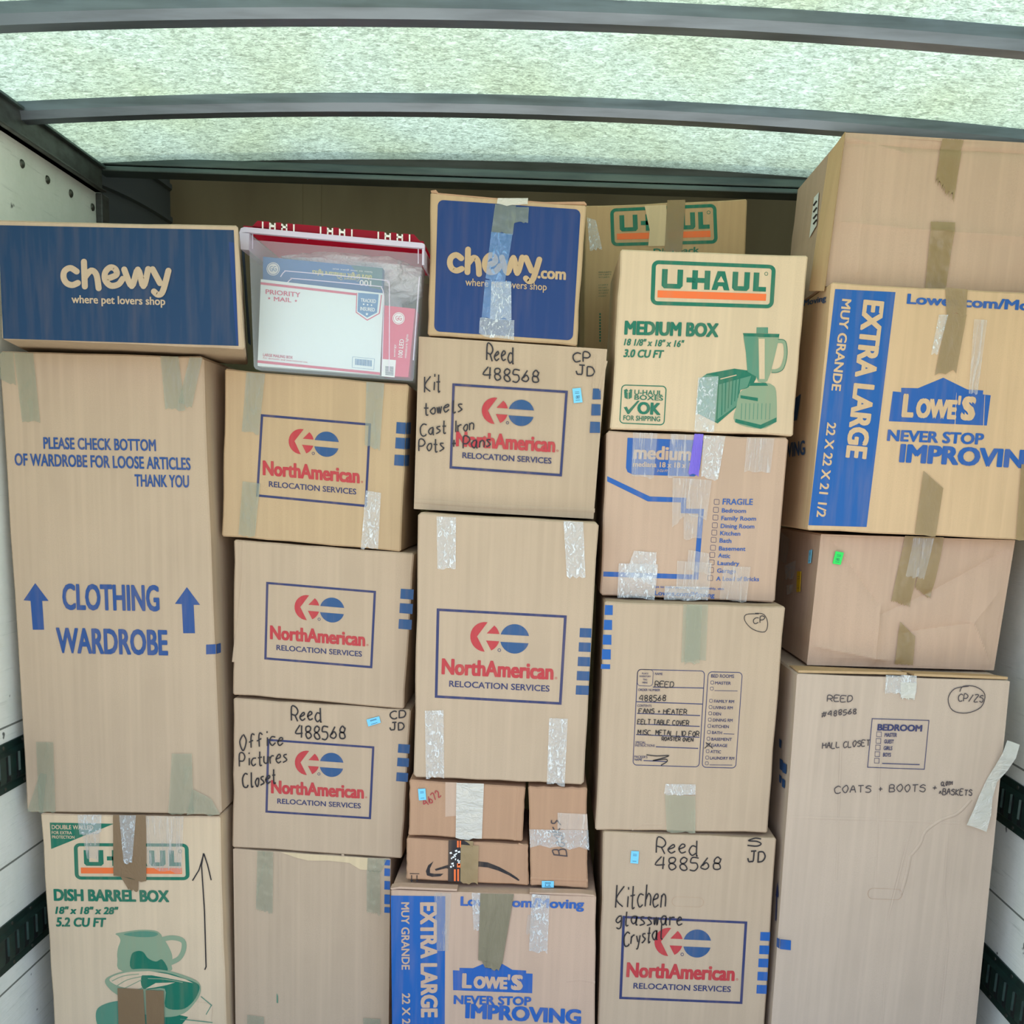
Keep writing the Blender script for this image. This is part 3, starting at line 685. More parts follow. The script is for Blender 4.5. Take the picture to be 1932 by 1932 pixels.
Z = zoom(420, 1300, 5.2216)
B = Carton('moving_carton', 'relocation box with handwritten Office Pictures Closet and a pale blue sticker', [(440, 1317), (775, 1339), (758, 1620), (438, 1599)], 2.6, .40, 'tan', seed=8)
na_logo(B, [Z(440, 490), Z(1496, 565), Z(1462, 1282), Z(422, 1216)])
for y0, y1 in ((540, 632), (675, 765), (820, 912)): B.poly([Z(1732-(y0-540)*.06, y0), Z(1846-(y0-540)*.06, y0+8), Z(1840-(y0-540)*.06, y1+3), Z(1726-(y0-540)*.06, y1-6)], 'ink_blue', B.F)
B.hand('Reed', Z(680, 312), Z(975, 312), 26, 'marker', B.F, 2.7); B.hand('488568', Z(720, 478), Z(1205, 495), 24, 'marker', B.F, 2.7)
B.hand('CD', Z(1655, 285), Z(1805, 285), 14, 'marker', B.F, 2.5); B.hand('JD', Z(1650, 405), Z(1785, 405), 14, 'marker', B.F, 2.5)
B.hand('Office', Z(172, 588), Z(600, 550), 27, 'marker', B.F, 2.4, lay=4); B.hand('Pictures', Z(168, 770), Z(635, 720), 25, 'marker', B.F, 2.4, lay=4); B.hand('Closet', Z(200, 968), Z(525, 925), 26, 'marker', B.F, 2.6, lay=4)
B.sticker([Z(1420, 298), Z(1545, 265), Z(1560, 328), Z(1438, 366)])
B.done()

Z = zoom(430, 1580, 5.4879)
B = Carton('moving_carton', 'unprinted tall box at the bottom of the second stack, greenish tape strips along its top', [(439.5, 1601), (737, 1620.5), (732, 2080), (446, 2080)], 2.6, .42, 'tan', zbot=.002, relief=.0016, seed=9)
B.poly([Z(545, 150), Z(1050, 185), Z(1370, 205), Z(1450, 210), Z(1445, 335), Z(1370, 330), Z(1260, 262), Z(1050, 240), Z(830, 238), Z(700, 205)], KR['pale'], B.F, 2)
for x in (535, 735, 1190): B.ridge([Z(x, 170), Z(x, 420), Z(x, 660)], 5, .001, B.kr, B.F)
for k in range(5): 
    y0 = (240, 330, 460, 600, 730)[k]; y1 = (290, 400, 540, 690, 780)[k]; B.poly([Z(1622, y0-12), Z(1680, y0-8), Z(1678, y1), Z(1620, y1-4)], 'ink_bright_blue', B.F, 2)
B.poly([Z(505, 1610), Z(518, 1640), Z(520, 1715), Z(505, 1710)], 'ink_mid_green', B.F, 2)
B.tape([Z(310, 130), Z(475, 142), Z(468, 778), Z(295, 740)]); B.tape([Z(1450, 205), Z(1650, 215), Z(1590, 350), Z(1445, 340)]); B.tape([Z(1442, 335), Z(1578, 345), Z(1582, 790), Z(1440, 760)])
B.tape([Z(205, 1825), Z(378, 1850), Z(375, 2350), Z(200, 2350)]); B.tape([Z(1405, 1858), Z(1582, 1870), Z(1580, 2350), Z(1405, 2350)])
B.done()

# ---- column 3
Z = zoom(780, 340, 5.0842)
B = Carton('moving_carton', 'square dark blue printed carton with clear tape down its middle, topmost in the centre', [(812, 362), (1106.5, 386), (1089, 652.5), (806.5, 632.5)], 2.6, .30, 'warm', seed=10)
q = [Z(235, 188), Z(1605, 282), Z(1528, 1538), Z(198, 1450)]
B.poly(rrect(q, .04, .045), 'ink_deep_blue', B.F)
chewy(B, Z(325, 885), Z(1228, 955), 46, 11)
B.text('.com', Z(1190, 938), Z(1462, 955), 21, B.kr, B.F, bold=.03); B.text('where pet lovers shop', Z(498, 1010), Z(1278, 1058), 13.5, B.kr, B.F, bold=.008)
B.flap([Z(165, 100), Z(215, 92), Z(240, 122), Z(800, 172), Z(1250, 210), Z(1640, 205), Z(1662, 228)], [Z(172, 122), Z(215, 124), Z(240, 136), Z(800, 192), Z(1250, 226), Z(1640, 232), Z(1658, 242)], .28, KR['brown'])
B.tape([Z(785, 235), Z(985, 240), Z(955, 520), Z(748, 500)], 'tape_clear'); B.tape([Z(985, 260), Z(1108, 262), Z(1100, 410), Z(965, 405)], 'tape_clear')
B.tape([Z(748, 500), Z(952, 520), Z(880, 970), Z(690, 960)], 'tape_blueish'); B.tape([Z(690, 960), Z(938, 972), Z(940, 1345), Z(655, 1330)], 'tape_blueish'); B.tape([Z(640, 1320), Z(968, 1345), Z(965, 1545), Z(630, 1480)], 'tape_shiny'); B.tape([Z(750, 975), Z(938, 980), Z(942, 1340), Z(735, 1330)], 'tape_shiny')
B.tape([Z(810, 178), Z(1100, 178), Z(1095, 245), Z(800, 238)], 'tape_milky')
B.done()

Z = zoom(770, 620, 4.9538)
B = Carton('moving_carton', 'relocation box with handwritten kitchen towels and pots, right edge crumpled', [(790, 634.5), (1146, 658.5), (1120, 979.5), (780.5, 960.5)], 2.6, .43, 'tan', seed=11, relief=.0012, dents=[(1, .25, .25, .012)])
na_logo(B, [Z(415, 512), Z(1493, 582), Z(1437, 1382), Z(388, 1308)], lay=3)
for y0, y1 in ((560, 662), (705, 812), (870, 975)): B.poly([Z(1727-(y0-560)*.08, y0), Z(1800-(y0-560)*.02, y0+4), Z(1800-(y0-560)*.02, y1), Z(1722-(y0-560)*.08, y1)], 'ink_blue', B.F, 3)
B.hand('Reed', Z(735, 298), Z(985, 318), 30, 'marker', B.F, 2.6, lay=5); B.hand('488568', Z(700, 470), Z(1215, 512), 23, 'marker', B.F, 2.6, lay=5)
B.hand('CP', Z(1545, 312), Z(1700, 315), 17, 'marker', B.F, 2.6, lay=5); B.hand('JD', Z(1570, 430), Z(1735, 455), 18, 'marker', B.F, 2.6, lay=5)
B.hand('Kit', Z(155, 600), Z(300, 585), 31, 'marker', B.F, 2.4, lay=5); B.hand('towels', Z(150, 805), Z(505, 770), 22, 'marker', B.F, 2.4, lay=5); B.hand('Cast Iron', Z(118, 1000), Z(610, 950), 22, 'marker', B.F, 2.4, lay=5)
B.hand('Pots + Pans', Z(100, 1150), Z(768, 1098), 22, 'marker', B.F, 2.4, lay=5)
B.sticker([Z(1535, 562), Z(1612, 555), Z(1630, 690), Z(1548, 698)], txt='080')
B.ridge([Z(1745, 240), Z(1738, 420), Z(1725, 600)], 6, .004, B.kr, B.F); B.ridge([Z(1850, 300), Z(1790, 560), Z(1795, 620)], 6, .003, B.kr, B.F); B.ridge([Z(60, 1610), Z(900, 1670), Z(1745, 1700)], 8, .003, B.kr, B.F)
B.done()

Z = zoom(770, 950, 3.5135)
B = Carton('moving_carton', 'tall printed relocation box in the centre with silvery tape at its four corners', [(788.5, 966.5), (1130, 986), (1101.5, 1481), (780, 1466.5)], 2.53, .43, 'tan', seed=12, rc=.007)
na_logo(B, [Z(190, 695), Z(1052, 742), Z(1017, 1334), Z(177, 1287)])
for k in range(5):
    y0 = (825, 920, 1016, 1110, 1205)[k]; B.poly([Z(1139-k*6.3, y0), Z(1216-k*4.5, y0+3), Z(1214-k*4.5, y0+64), Z(1136-k*6.3, y0+61)], 'ink_blue', B.F)
B.tape([Z(190, 85), Z(318, 92), Z(316, 438), Z(195, 432)], 'tape_shiny'); B.tape([Z(1030, 115), Z(1160, 122), Z(1176, 492), Z(1052, 488)], 'tape_shiny')
B.tape([Z(112, 1372), Z(236, 1368), Z(240, 1818), Z(120, 1812)], 'tape_shiny'); B.tape([Z(935, 1420), Z(1058, 1425), Z(1038, 1864), Z(920, 1855)], 'tape_shiny')
B.done()

Z = zoom(720, 1450, 4.493); zN = at(760, 1679, 2.5).z + .014
B = Carton('small_carton', 'small brown box with a red number and wide shiny tape, under the tall centre box', [(772, 1471), (991.5, 1485), (986, 1588), (770, 1576.5)], 2.535, .30, 'brown', seed=13)
B.hand('4672', Z(375, 325), Z(505, 225), 13, 'red_pen', B.F, 1.8)
B.poly([Z(540, 115), Z(640, 118), Z(632, 400), Z(540, 408)], KR['pink'], B.F)
B.tape([Z(635, 118), Z(868, 126), Z(850, 600), Z(628, 588)], 'tape_milky')
B.sticker([Z(310, 170), Z(372, 166), Z(380, 262), Z(318, 266)])
B.ridge([Z(305, 110), Z(315, 350), Z(310, 560)], 5, .0025, B.kr, B.F); B.ridge([Z(1165, 160), Z(1140, 400), Z(1130, 610)], 5, .0025, B.kr, B.F)
B.done()

B = Carton('small_carton', 'small brown box with a black curved arrow print and dark printed tape', [(767, 1581.5), (997, 1593.5), (998, 1684), (765.6, 1673)], 2.535, .30, 'brown', zbot=zN, seed=14)
B.poly([Z(*p) for p in ((815, 785), (900, 795), (1000, 835), (1090, 885), (1150, 925), (1170, 945), (1160, 952), (1080, 905), (990, 865), (900, 838), (815, 830))], 'ink_black', B.F)
B.poly([Z(*p) for p in ((440, 785), (410, 845), (410, 885), (450, 892), (525, 890), (500, 912), (430, 918), (385, 905), (375, 870), (395, 820))], 'ink_black', B.F)
B.poly([Z(*p) for p in ((450, 852), (550, 820), (575, 812), (575, 850), (545, 845), (460, 866))], 'ink_black', B.F)
B.poly([Z(*p) for p in ((238, 886), (320, 888), (320, 894), (238, 892))], 'ink_black', B.F)
for x in (255, 300): B.stroke([Z(x, 902), Z(x, 958)], 1.6, 'ink_black', B.F); B.poly([Z(x-14, 945), Z(x+14, 945), Z(x, 964)], 'ink_black', B.F)
bt = Shape(); q = [Z(568, 603), Z(778, 612), Z(778, 968), Z(564, 955)]
for k in range(8): bt.face([B.F.unp(bil(q, *c), .003) for c in ((0, k/8), (1, k/8), (1, (k+1)/8), (0, (k+1)/8))], 'ink_black')
for a, b, c, d in ((640, 608, 655, 665), (662, 608, 674, 665), (614, 850, 630, 950), (642, 848, 657, 950), (640, 800, 670, 835)): bt.poly([Z(a, b), Z(c, b), Z(c, d), Z(a, d)], 'ink_orange', B.F, 5)
rr = random.Random(5)
for k in range(16):
    x, y = 575+rr.uniform(0, 75), 690+k*9; bt.poly([Z(x, y), Z(x+rr.uniform(10, 22), y-6), Z(x+rr.uniform(10, 24), y+10), Z(x+3, y+12)], 'paper_white', B.F, 5)
B.part('packing_tape', bt, 'black tape with white and orange print')
B._tz = 3; B.tape([Z(672, 640), Z(825, 650), Z(816, 970), Z(668, 960)], 'tape_brown'); B.tape([Z(700, 604), Z(778, 612), Z(776, 668), Z(735, 625)], 'tape_brown')
B.ridge([Z(1160, 640), Z(1225, 660), Z(1222, 930)], 5, .002, B.kr, B.F)
B.done()

B = Carton('small_carton', 'upright small brown box with a word written sideways, right of the two short boxes', [(996.5, 1483.5), (1108, 1486), (1109.5, 1681), (1000.5, 1683)], 2.535, .30, 'brown', zbot=zN, seed=15)
B.hand('Books', Z(1575, 740), Z(1500, 440), 27, 'pen', B.F, 2.2, up=(-.95, -.1))
B.poly([Z(1492, 372), Z(1742, 384), Z(1745, 520), Z(1490, 512)], KR['pink'], B.F)
B.tape([Z(1252, 512), Z(1752, 520), Z(1758, 678), Z(1258, 655)], 'tape_shiny'); B.tape([Z(1492, 374), Z(1742, 386), Z(1750, 520), Z(1492, 512)], 'tape_streaky')
B.sticker([Z(1358, 948), Z(1460, 950), Z(1460, 1004), Z(1358, 1004)], txt='12')
B.ridge([Z(1262, 930), Z(1500, 940), Z(1748, 950)], 6, .003, B.kr, B.F)
B.done()

Z = zoom(720, 1640, 4.493)
B = Carton('moving_carton', 'extra large blue and tan box with an olive tape strip, at the bottom centre', [(737, 1679), (1125, 1691), (1121, 2080), (742.5, 2080)], 2.5, .52, 'pink', zbot=.002, seed=16)
B.poly([Z(78, 222), Z(540, 228), Z(532, 1980), Z(96, 1980)], 'ink_bright_blue', B.F)
B.text('EXTRA LARGE', Z(332, 278), Z(340, 1255), 29, B.kr, B.F, bold=.036, up=(1, 0)); B.text('MUY GRANDE', Z(168, 278), Z(172, 850), 14.5, B.kr, B.F, bold=.02, up=(1, 0)); B.text('22 X 22 X 21 1/2', Z(175, 1048), Z(180, 1720), 14.5, B.kr, B.F, bold=.02, up=(1, 0))
B.text('Lowes.com/Moving', Z(668, 305), Z(1715, 332), 16.5, 'ink_lowes_blue', B.F, bold=.028)
lowes_logo(B, [Z(*p) for p in ((605, 855), (660, 858), (660, 835), (775, 838), (955, 762), (1110, 852), (1225, 858), (1225, 882), (1280, 885), (1276, 1050), (607, 1024))], [Z(680, 885), Z(1205, 910), Z(1205, 1016), Z(680, 998)])
B.text('NEVER STOP', Z(610, 1138), Z(1268, 1152), 15.5, 'ink_lowes_blue', B.F, bold=.03); B.text('IMPROVING', Z(708, 1255), Z(1690, 1308), 25.5, 'ink_lowes_blue', B.F, bold=.036)
B.flap([Z(75, 162), Z(150, 148), Z(640, 168)], [Z(80, 172), Z(150, 166), Z(640, 186)], .03); B.flap([Z(1255, 196), Z(1700, 206), Z(1800, 218)], [Z(1255, 208), Z(1700, 222), Z(1810, 232)], .03)
B.ridge([Z(95, 918), Z(130, 912), Z(200, 918)], 4, .0015, 'ink_bright_blue', B.F); B.ridge([Z(1565, 950), Z(1680, 935), Z(1808, 960)], 5, .0015, B.kr, B.F)
B.tape([Z(445, 195), Z(592, 200), Z(565, 690), Z(470, 690)], 'tape_streaky'); B.tape([Z(765, 195), Z(840, 198), Z(832, 510), Z(780, 500)], 'tape_shiny')
B.tape([Z(1272, 205), Z(1425, 215), Z(1405, 700), Z(1250, 690)], 'tape_shiny'); B.tape([Z(1240, 380), Z(1290, 380), Z(1280, 548), Z(1222, 542)], 'tape_streaky')
B.tape([Z(838, 198), Z(1122, 205), Z(1022, 800), Z(820, 770)], 'tape_olive'); B.tape([Z(850, 772), Z(1018, 795), Z(995, 850), Z(880, 830)], 'tape_olive')
B.done()

# ---- column 4
Z = zoom(1090, 350, 3.942)
B = Carton('moving_carton', 'box with brown tape across its logo, half hidden behind the blender box', [(1104, 388), (1410, 375), (1399, 694), (1100, 694)], 3.06, .42, 'amber', zbot=at(1300, 819, 2.6).z+.004, seed=17)
uhaul_logo(B, [Z(240, 172), Z(1030, 136), Z(1042, 432), Z(250, 452)], gap=(.345, .53))
B.text('Dish pack', Z(560, 515), Z(902, 500), 11, 'ink_green', B.F, bold=.02)
for k, (w, y) in enumerate(((95, 650), (92, 668), (80, 688), (70, 745), (60, 765), (75, 785), (68, 805), (55, 828))): B.text('move it pack it'[k % 4:], Z(155, y), Z(155+w, y-2), 3, 'ink_green', B.F)
for y in range(950, 1160, 22): B.poly([Z(160, y), Z(172, y), Z(172, y+14), Z(160, y+14)], 'ink_green', B.F)
B.tape([Z(665, 112), Z(800, 108), Z(775, 490), Z(645, 490)], 'tape_brown'); B.tape([Z(68, 240), Z(135, 260), Z(180, 470), Z(90, 480)], 'tape_shiny')
B.done()

B = Carton('moving_carton', 'box with a printed green blender and toaster, top of the fourth stack', [(1171, 470), (1525, 482), (1496.5, 823), (1151, 809.5)], 2.6, .40, 'light', seed=18)
uhaul_logo(B, [Z(552, 555), Z(1475, 592), Z(1455, 915), Z(540, 888)])
G = 'ink_green'
B.text('MEDIUM BOX', Z(345, 1105), Z(1045, 1125), 24, G, B.F, bold=.04); B.text('18 1/8" x 18" x 16"', Z(342, 1188), Z(790, 1202), 12, G, B.F, bold=.022, shear=.2); B.text('3.0 CU FT', Z(338, 1275), Z(640, 1283), 14, G, B.F, bold=.03, shear=.2)
q = [Z(325, 1480), Z(662, 1490), Z(645, 1785), Z(308, 1770)]; B.rframe(q, .1, .11, .022, .026, G, B.F)
B.text('U-HAUL', Z(420, 1555), Z(628, 1562), 9, G, B.F, bold=.014); B.text('BOXES', Z(420, 1592), Z(634, 1600), 8.6, G, B.F, bold=.014); B.text('OK', Z(440, 1695), Z(615, 1705), 21, G, B.F, bold=.035); B.text('FOR SHIPPING', Z(338, 1745), Z(612, 1755), 9, G, B.F, bold=.014)
B.poly([Z(*p) for p in ((342, 1650), (365, 1645), (378, 1670), (445, 1600), (460, 1602), (382, 1700), (370, 1700))], G, B.F)
for pts in (((345, 1530), (372, 1540), (372, 1590), (348, 1578)), ((378, 1540), (404, 1530), (402, 1578), (378, 1590)), ((342, 1522), (365, 1512), (376, 1530), (355, 1538)), ((380, 1530), (392, 1514), (408, 1522), (398, 1535))): B.poly([Z(*p) for p in pts], G, B.F)
# toaster
g = lambda L: [Z(*p) for p in L]
B.poly(g([(905, 1440), (960, 1400), (1165, 1362), (1290, 1380), (1330, 1395), (1325, 1440), (1290, 1500), (1210, 1520), (1180, 1650), (1040, 1770), (880, 1690)]), 'ink_green', B.F)
B.poly(g([(905, 1440), (950, 1408), (1045, 1418), (1030, 1755), (880, 1690)]), 'ink_mid_green', B.F, 1.6)
B.poly(g([(1050, 1480), (1290, 1415), (1260, 1500), (1205, 1520), (1178, 1640), (1038, 1740)]), 'ink_mid_green', B.F, 1.5)
for k in range(6): B.stroke(g([(1075+k*26, 1470-k*8), (1070+k*24, 1710-k*26)]), 1.6, 'ink_green', B.F, 2)
B.stroke(g([(1060, 1440), (1180, 1410)]), 1.8, B.kr, B.F, 2)
# blender
B.poly(g([(1330, 1055), (1415, 1055), (1415, 1100), (1328, 1100)]), 'ink_mid_green', B.F); B.poly(g([(1228, 1098), (1500, 1105), (1495, 1130), (1235, 1125)]), 'ink_green', B.F, 1.4)
B.poly(g([(1232, 1122), (1498, 1128), (1470, 1250), (1432, 1400), (1410, 1455), (1380, 1470), (1340, 1460), (1325, 1420), (1260, 1385), (1250, 1240)]), 'ink_soft_green', B.F)
B.poly(g([(1232, 1122), (1340, 1124), (1345, 1450), (1325, 1420), (1262, 1385), (1250, 1240)]), 'ink_mid_green', B.F, 1.5); B.poly(g([(1345, 1140), (1390, 1140), (1390, 1440), (1350, 1440)]), B.kr, B.F, 1.8)
B.stroke(smooth(g([(1485, 1160), (1535, 1170), (1545, 1260), (1520, 1350), (1480, 1378), (1440, 1380)])), 6.5, 'ink_soft_green', B.F, 1.5); B.stroke(smooth(g([(1490, 1145), (1545, 1160), (1556, 1260), (1530, 1360), (1485, 1390), (1440, 1392)])), 1.2, 'ink_green', B.F, 2)
B.poly(blob(g([(1290, 1470), (1400, 1470), (1440, 1480), (1475, 1530), (1480, 1740), (1470, 1760), (1360, 1810), (1170, 1760), (1180, 1640), (1205, 1540), (1270, 1500)])), 'ink_soft_green', B.F, 1.2)
B.poly(g([(1172, 1735), (1360, 1780), (1478, 1725), (1475, 1760), (1360, 1810), (1170, 1762)]), 'ink_green', B.F, 1.8); B.poly(g([(1285, 1468), (1400, 1468), (1415, 1490), (1275, 1490)]), 'ink_green', B.F, 1.8); B.poly(g([(1210, 1560), (1340, 1580), (1338, 1605), (1210, 1582)]), 'ink_green', B.F, 1.8)
for k in range(8): B.stroke(g([(1220+k*30, 1620), (1215+k*30, 1740)]), 1.2, 'ink_mid_green', B.F, 1.6)
B.tape(g([(895, 1430), (1045, 1420), (1012, 1835), (865, 1830)]), 'tape_shiny'); 
B.done()

Z = zoom(1120, 800, 5.0842)
B = Carton('moving_carton', 'medium box with blue house outline and room checklist, heavily taped with clear tape', [(1144.6, 812.5), (1488, 826), (1462, 1137), (1132, 1123)], 2.6, .62, 'pink', seed=19, rc=.006)
Lb = 'ink_lowes_blue'
q = [Z(325, 132), Z(1052, 158), Z(1012, 505), Z(310, 480)]
B.poly([q[0], q[1], Z(1020, 430), Z(1005, 475), Z(965, 503), Z(375, 485), Z(325, 460), Z(310, 420)], Lb, B.F)
B.text('medium', Z(380, 330), Z(935, 348), 24, B.kr, B.F, bold=.03); B.text('mediana 18 x 18 x 16', Z(375, 408), Z(970, 422), 9.4, B.kr, B.F, bold=.024); B.text('3 CU FT', Z(608, 458), Z(712, 462), 4.4, B.kr, B.F, bold=.02, shear=.2)
def path(pts, w): 
    for a, b in zip(pts, pts[1:]): B.stroke([a, b], w, Lb, B.F, 1)
B.poly(g := [Z(*p) for p in ((130, 500), (540, 695), (888, 708), (885, 812), (1058, 815), (1003, 1492), (92, 1462), (95, 1415), (962, 1445), (1005, 860), (835, 855), (838, 752), (520, 742), (130, 550))], Lb, B.F)
for k, (t, x0, x1, y) in enumerate((('FRAGILE', 1235, 1525, 772), ('Bedroom', 1228, 1460, 848), ('Family Room', 1223, 1556, 922), ('Dining Room', 1217, 1540, 997), ('Kitchen', 1212, 1405, 1066), ('Bath', 1206, 1320, 1136), ('Basement', 1200, 1455, 1212), ('Attic', 1193, 1308, 1280), ('Laundry', 1187, 1395, 1352), ('Garage', 1182, 1362, 1425), ('A Load of Bricks', 1174, 1585, 1502))):
    B.text(t, Z(x0, y), Z(x1, y+5 if k else y+3), 11 if k == 0 else 7.8, Lb, B.F, bold=.012)
    x = x0-80; B.rframe([Z(x, y-52), Z(x+52, y-50), Z(x+50, y+2), Z(x-2, y)], .18, .18, .08, .08, 'ink_navy', B.F)
B.text('Tips to make your move go smoothly, visit', Z(560, 1568), Z(1252, 1592), 4.2, Lb, B.F, bold=.01); B.text('Lowes.com/Moving', Z(585, 1640), Z(1158, 1662), 8.6, Lb, B.F, bold=.014)
T = lambda L, m='tape_streaky', **k: B.tape([Z(*p) for p in L], m, **k)
T([(378, 82), (612, 90), (575, 520), (362, 490)]); T([(735, 95), (960, 105), (915, 510), (708, 520)]); T([(1055, 110), (1262, 118), (1190, 535), (1030, 500)], 'tape_shiny'); T([(1468, 130), (1730, 140), (1690, 470), (1440, 460)])
T([(965, 95), (1052, 98), (1005, 500), (905, 480)], 'tape_purple'); T([(755, 520), (890, 520), (870, 880), (750, 1005)]); T([(885, 520), (1130, 540), (1080, 920), (860, 860)]); T([(862, 860), (1050, 880), (1030, 1090), (860, 1110)])
T([(385, 1215), (600, 1230), (590, 1560), (300, 1450)], 'tape_shiny'); T([(240, 1335), (615, 1345), (583, 1672), (225, 1665)], 'tape_shiny'); T([(800, 1310), (1130, 1330), (1100, 1640), (790, 1560)], 'tape_streaky'); T([(905, 1205), (1100, 1240), (1120, 1440), (890, 1400)], 'tape_streaky'); T([(680, 1550), (1100, 1560), (1090, 1690), (670, 1680)], 'tape_shiny'); T([(1240, 1360), (1500, 1370), (1460, 1700), (1200, 1690)])
B.done()

Z = zoom(1110, 1120, 4.2)
B = Carton('moving_carton', 'box with a packing form listing fans and heater, blue dashes at its left edge', [(1141, 1134.5), (1482, 1144.5), (1448, 1572), (1123, 1566.5)], 2.53, .45, 'tan', seed=20)
for k, (y0, y1) in enumerate(((90, 170), (207, 288), (325, 405), (440, 522), (558, 598))): B.poly([Z(132-k*7.5, y0), Z(194-k*5.2, y0+2), Z(193-k*5.2, y1), Z(128-k*7.5, y1-2)], 'ink_bright_blue', B.F)
Nv = 'ink_navy'
B.rframe(q := [Z(388, 597), Z(925, 610), Z(880, 1376), Z(350, 1360)], 0.06, .045, .011, .008, Nv, B.F); B.rframe([Z(390, 598), Z(517, 602), Z(510, 735), Z(385, 730)], .2, .2, .03, .03, Nv, B.F)
B.rframe([Z(948, 616), Z(1223, 622), Z(1170, 1385), Z(898, 1378)], .12, .045, .02, .008, Nv, B.F)
for t, a, b, h in (('PLACE', (425, 638), (475, 639), 3), ('INVENTORY', (405, 660), (495, 662), 3), ('TAG', (432, 686), (465, 687), 3), ('HERE', (427, 710), (468, 711), 3), ('NAME', (527, 643), (587, 645), 4.3), ('ORDER NUMBER', (393, 770), (568, 773), 4.3), ('CONTENTS', (387, 895), (500, 898), 4.3),
                   ('SPECIAL', (372, 1187), (455, 1189), 4.3), ('INSTRUCTIONS', (370, 1210), (525, 1213), 4.3), ("PACKER'S", (364, 1300), (468, 1303), 4.3), ('NAME', (364, 1322), (425, 1324), 4.3), ('BED ROOMS', (972, 664), (1154, 668), 6.4)): B.text(t, Z(*a), Z(*b), h, Nv, B.F, bold=.006)
B.lines([(Z(512, 740), Z(914, 748)), (Z(380, 856), Z(905, 875)), (Z(385, 948), Z(885, 966)), (Z(383, 1032), Z(882, 1052)), (Z(378, 1116), Z(880, 1138)), (Z(535, 1213), Z(870, 1226)), (Z(437, 1322), Z(620, 1330))], 1.7, Nv, B.F)
for k, (t, x0, x1, y) in enumerate((('MASTER', 1003, 1128, 718), ('', 0, 0, 766), ('FAMILY RM', 995, 1154, 863), ('LIVING RM', 990, 1143, 913), ('DEN', 988, 1050, 962), ('DINING RM', 985, 1142, 1012), ('KITCHEN', 980, 1112, 1062), ('BATH', 978, 1058, 1111), ('BASEMENT', 974, 1136, 1163), ('GARAGE', 970, 1100, 1212), ('ATTIC', 966, 1050, 1262), ('LAUNDRY RM', 963, 1155, 1313), ('', 0, 0, 1358))):
    xb = 983-(y-704)*.067
    B.rframe([Z(xb-14, y-28), Z(xb+13, y-28), Z(xb+13, y), Z(xb-14, y)], .3, .3, .12, .12, Nv, B.F)
    if t: B.text(t, Z(x0, y), Z(x1, y+3), 5.4, Nv, B.F, bold=.01)
B.lines([(Z(1000, 768), Z(1182, 771)), (Z(960, 1356), Z(1140, 1358)), (Z(1070, 1110), Z(1156, 1113))], 1, Nv, B.F)
H = lambda t, a, b, h, w=1.5: B.hand(t, Z(*a), Z(*b), h, 'marker', B.F, w)
H('REED', (528, 738), (676, 740), 10); H('488568', (402, 848), (610, 850), 11); H('FANS + HEATER', (400, 948), (778, 955), 9); H('FELT TABLE COVER', (390, 1032), (795, 1040), 8.5); H('MISC, METAL LID FOR', (392, 1115), (876, 1130), 9); H('ROASTER OVEN', (582, 1162), (828, 1170), 6.5)
H('CP', (1308, 240), (1395, 225), 11)
B.stroke(smooth([Z(*p) for p in ((1350, 160), (1250, 165), (1240, 215), (1300, 280), (1395, 303), (1420, 235), (1390, 165), (1320, 155))]), 1.3, 'marker', B.F)
B.stroke(smooth([Z(*p) for p in ((460, 1275), (540, 1285), (640, 1282), (560, 1310), (510, 1322), (610, 1310), (622, 1330), (575, 1358))]), 1.8, 'marker', B.F); B.lines([(Z(930, 1178), Z(985, 1225)), (Z(968, 1180), Z(920, 1225))], 1.5, 'marker', B.F, 3)
B.tape([Z(752, 82), Z(948, 85), Z(930, 520), Z(735, 535)]); B.tape([Z(780, 85), Z(900, 88), Z(880, 552), Z(760, 550)], 'tape_clear')
B.tape([Z(610, 1505), Z(848, 1508), Z(848, 1600), Z(598, 1590)], 'tape_shiny'); B.tape([Z(606, 1590), Z(848, 1600), Z(846, 1892), Z(620, 1886)])
B.ridge([Z(345, 1870), Z(430, 1828), Z(580, 1830)], 4, .0015, B.kr, B.F)
B.done()

Z = zoom(1110, 1540, 4.928)
B = Carton('moving_carton', 'relocation box with handwritten kitchen glassware, at the bottom of the fourth stack', [(1138, 1569.5), (1465, 1581.5), (1434, 2080), (1124, 2080)], 2.52, .45, 'tan', zbot=.002, seed=21)
na_logo(B, [Z(318, 925), Z(1478, 978), Z(1432, 1745), Z(287, 1698)])
for k, y0 in enumerate((1075, 1200, 1322, 1445, 1567)): B.poly([Z(1600-k*8.5, y0), Z(1690-k*7.5, y0+3), Z(1686-k*7.5, y0+84), Z(1596-k*8.5, y0+80)], 'ink_bright_blue', B.F)
B.hand('Reed', Z(630, 340), Z(1015, 355), 28, 'marker', B.F, 2.4); B.hand('488568', Z(618, 490), Z(1222, 500), 24, 'marker', B.F, 2.4); B.hand('S', Z(1478, 285), Z(1600, 280), 16, 'marker', B.F, 2.5); B.hand('JD', Z(1480, 425), Z(1635, 428), 20, 'marker', B.F, 2.7)
B.hand('Kitchen', Z(255, 838), Z(715, 835), 40, 'marker', B.F, 2.4, lay=4); B.hand('glassware', Z(255, 1000), Z(870, 1010), 26, 'marker', B.F, 2.4, lay=4); B.hand('Crystal', Z(330, 1205), Z(690, 1130), 27, 'marker', B.F, 2.4, lay=4)
B.sticker([Z(398, 318), Z(470, 322), Z(462, 436), Z(390, 430)])
hs = rrect([Z(778, 745), Z(1075, 758), Z(1070, 845), Z(775, 835)], .15, .5); B.ring(hs, [(p[0]*.985+(1110+925/4.928)*.015, p[1]*.97+(1540+795/4.928)*.03) for p in hs], KR['brown'], B.F)
B.done()

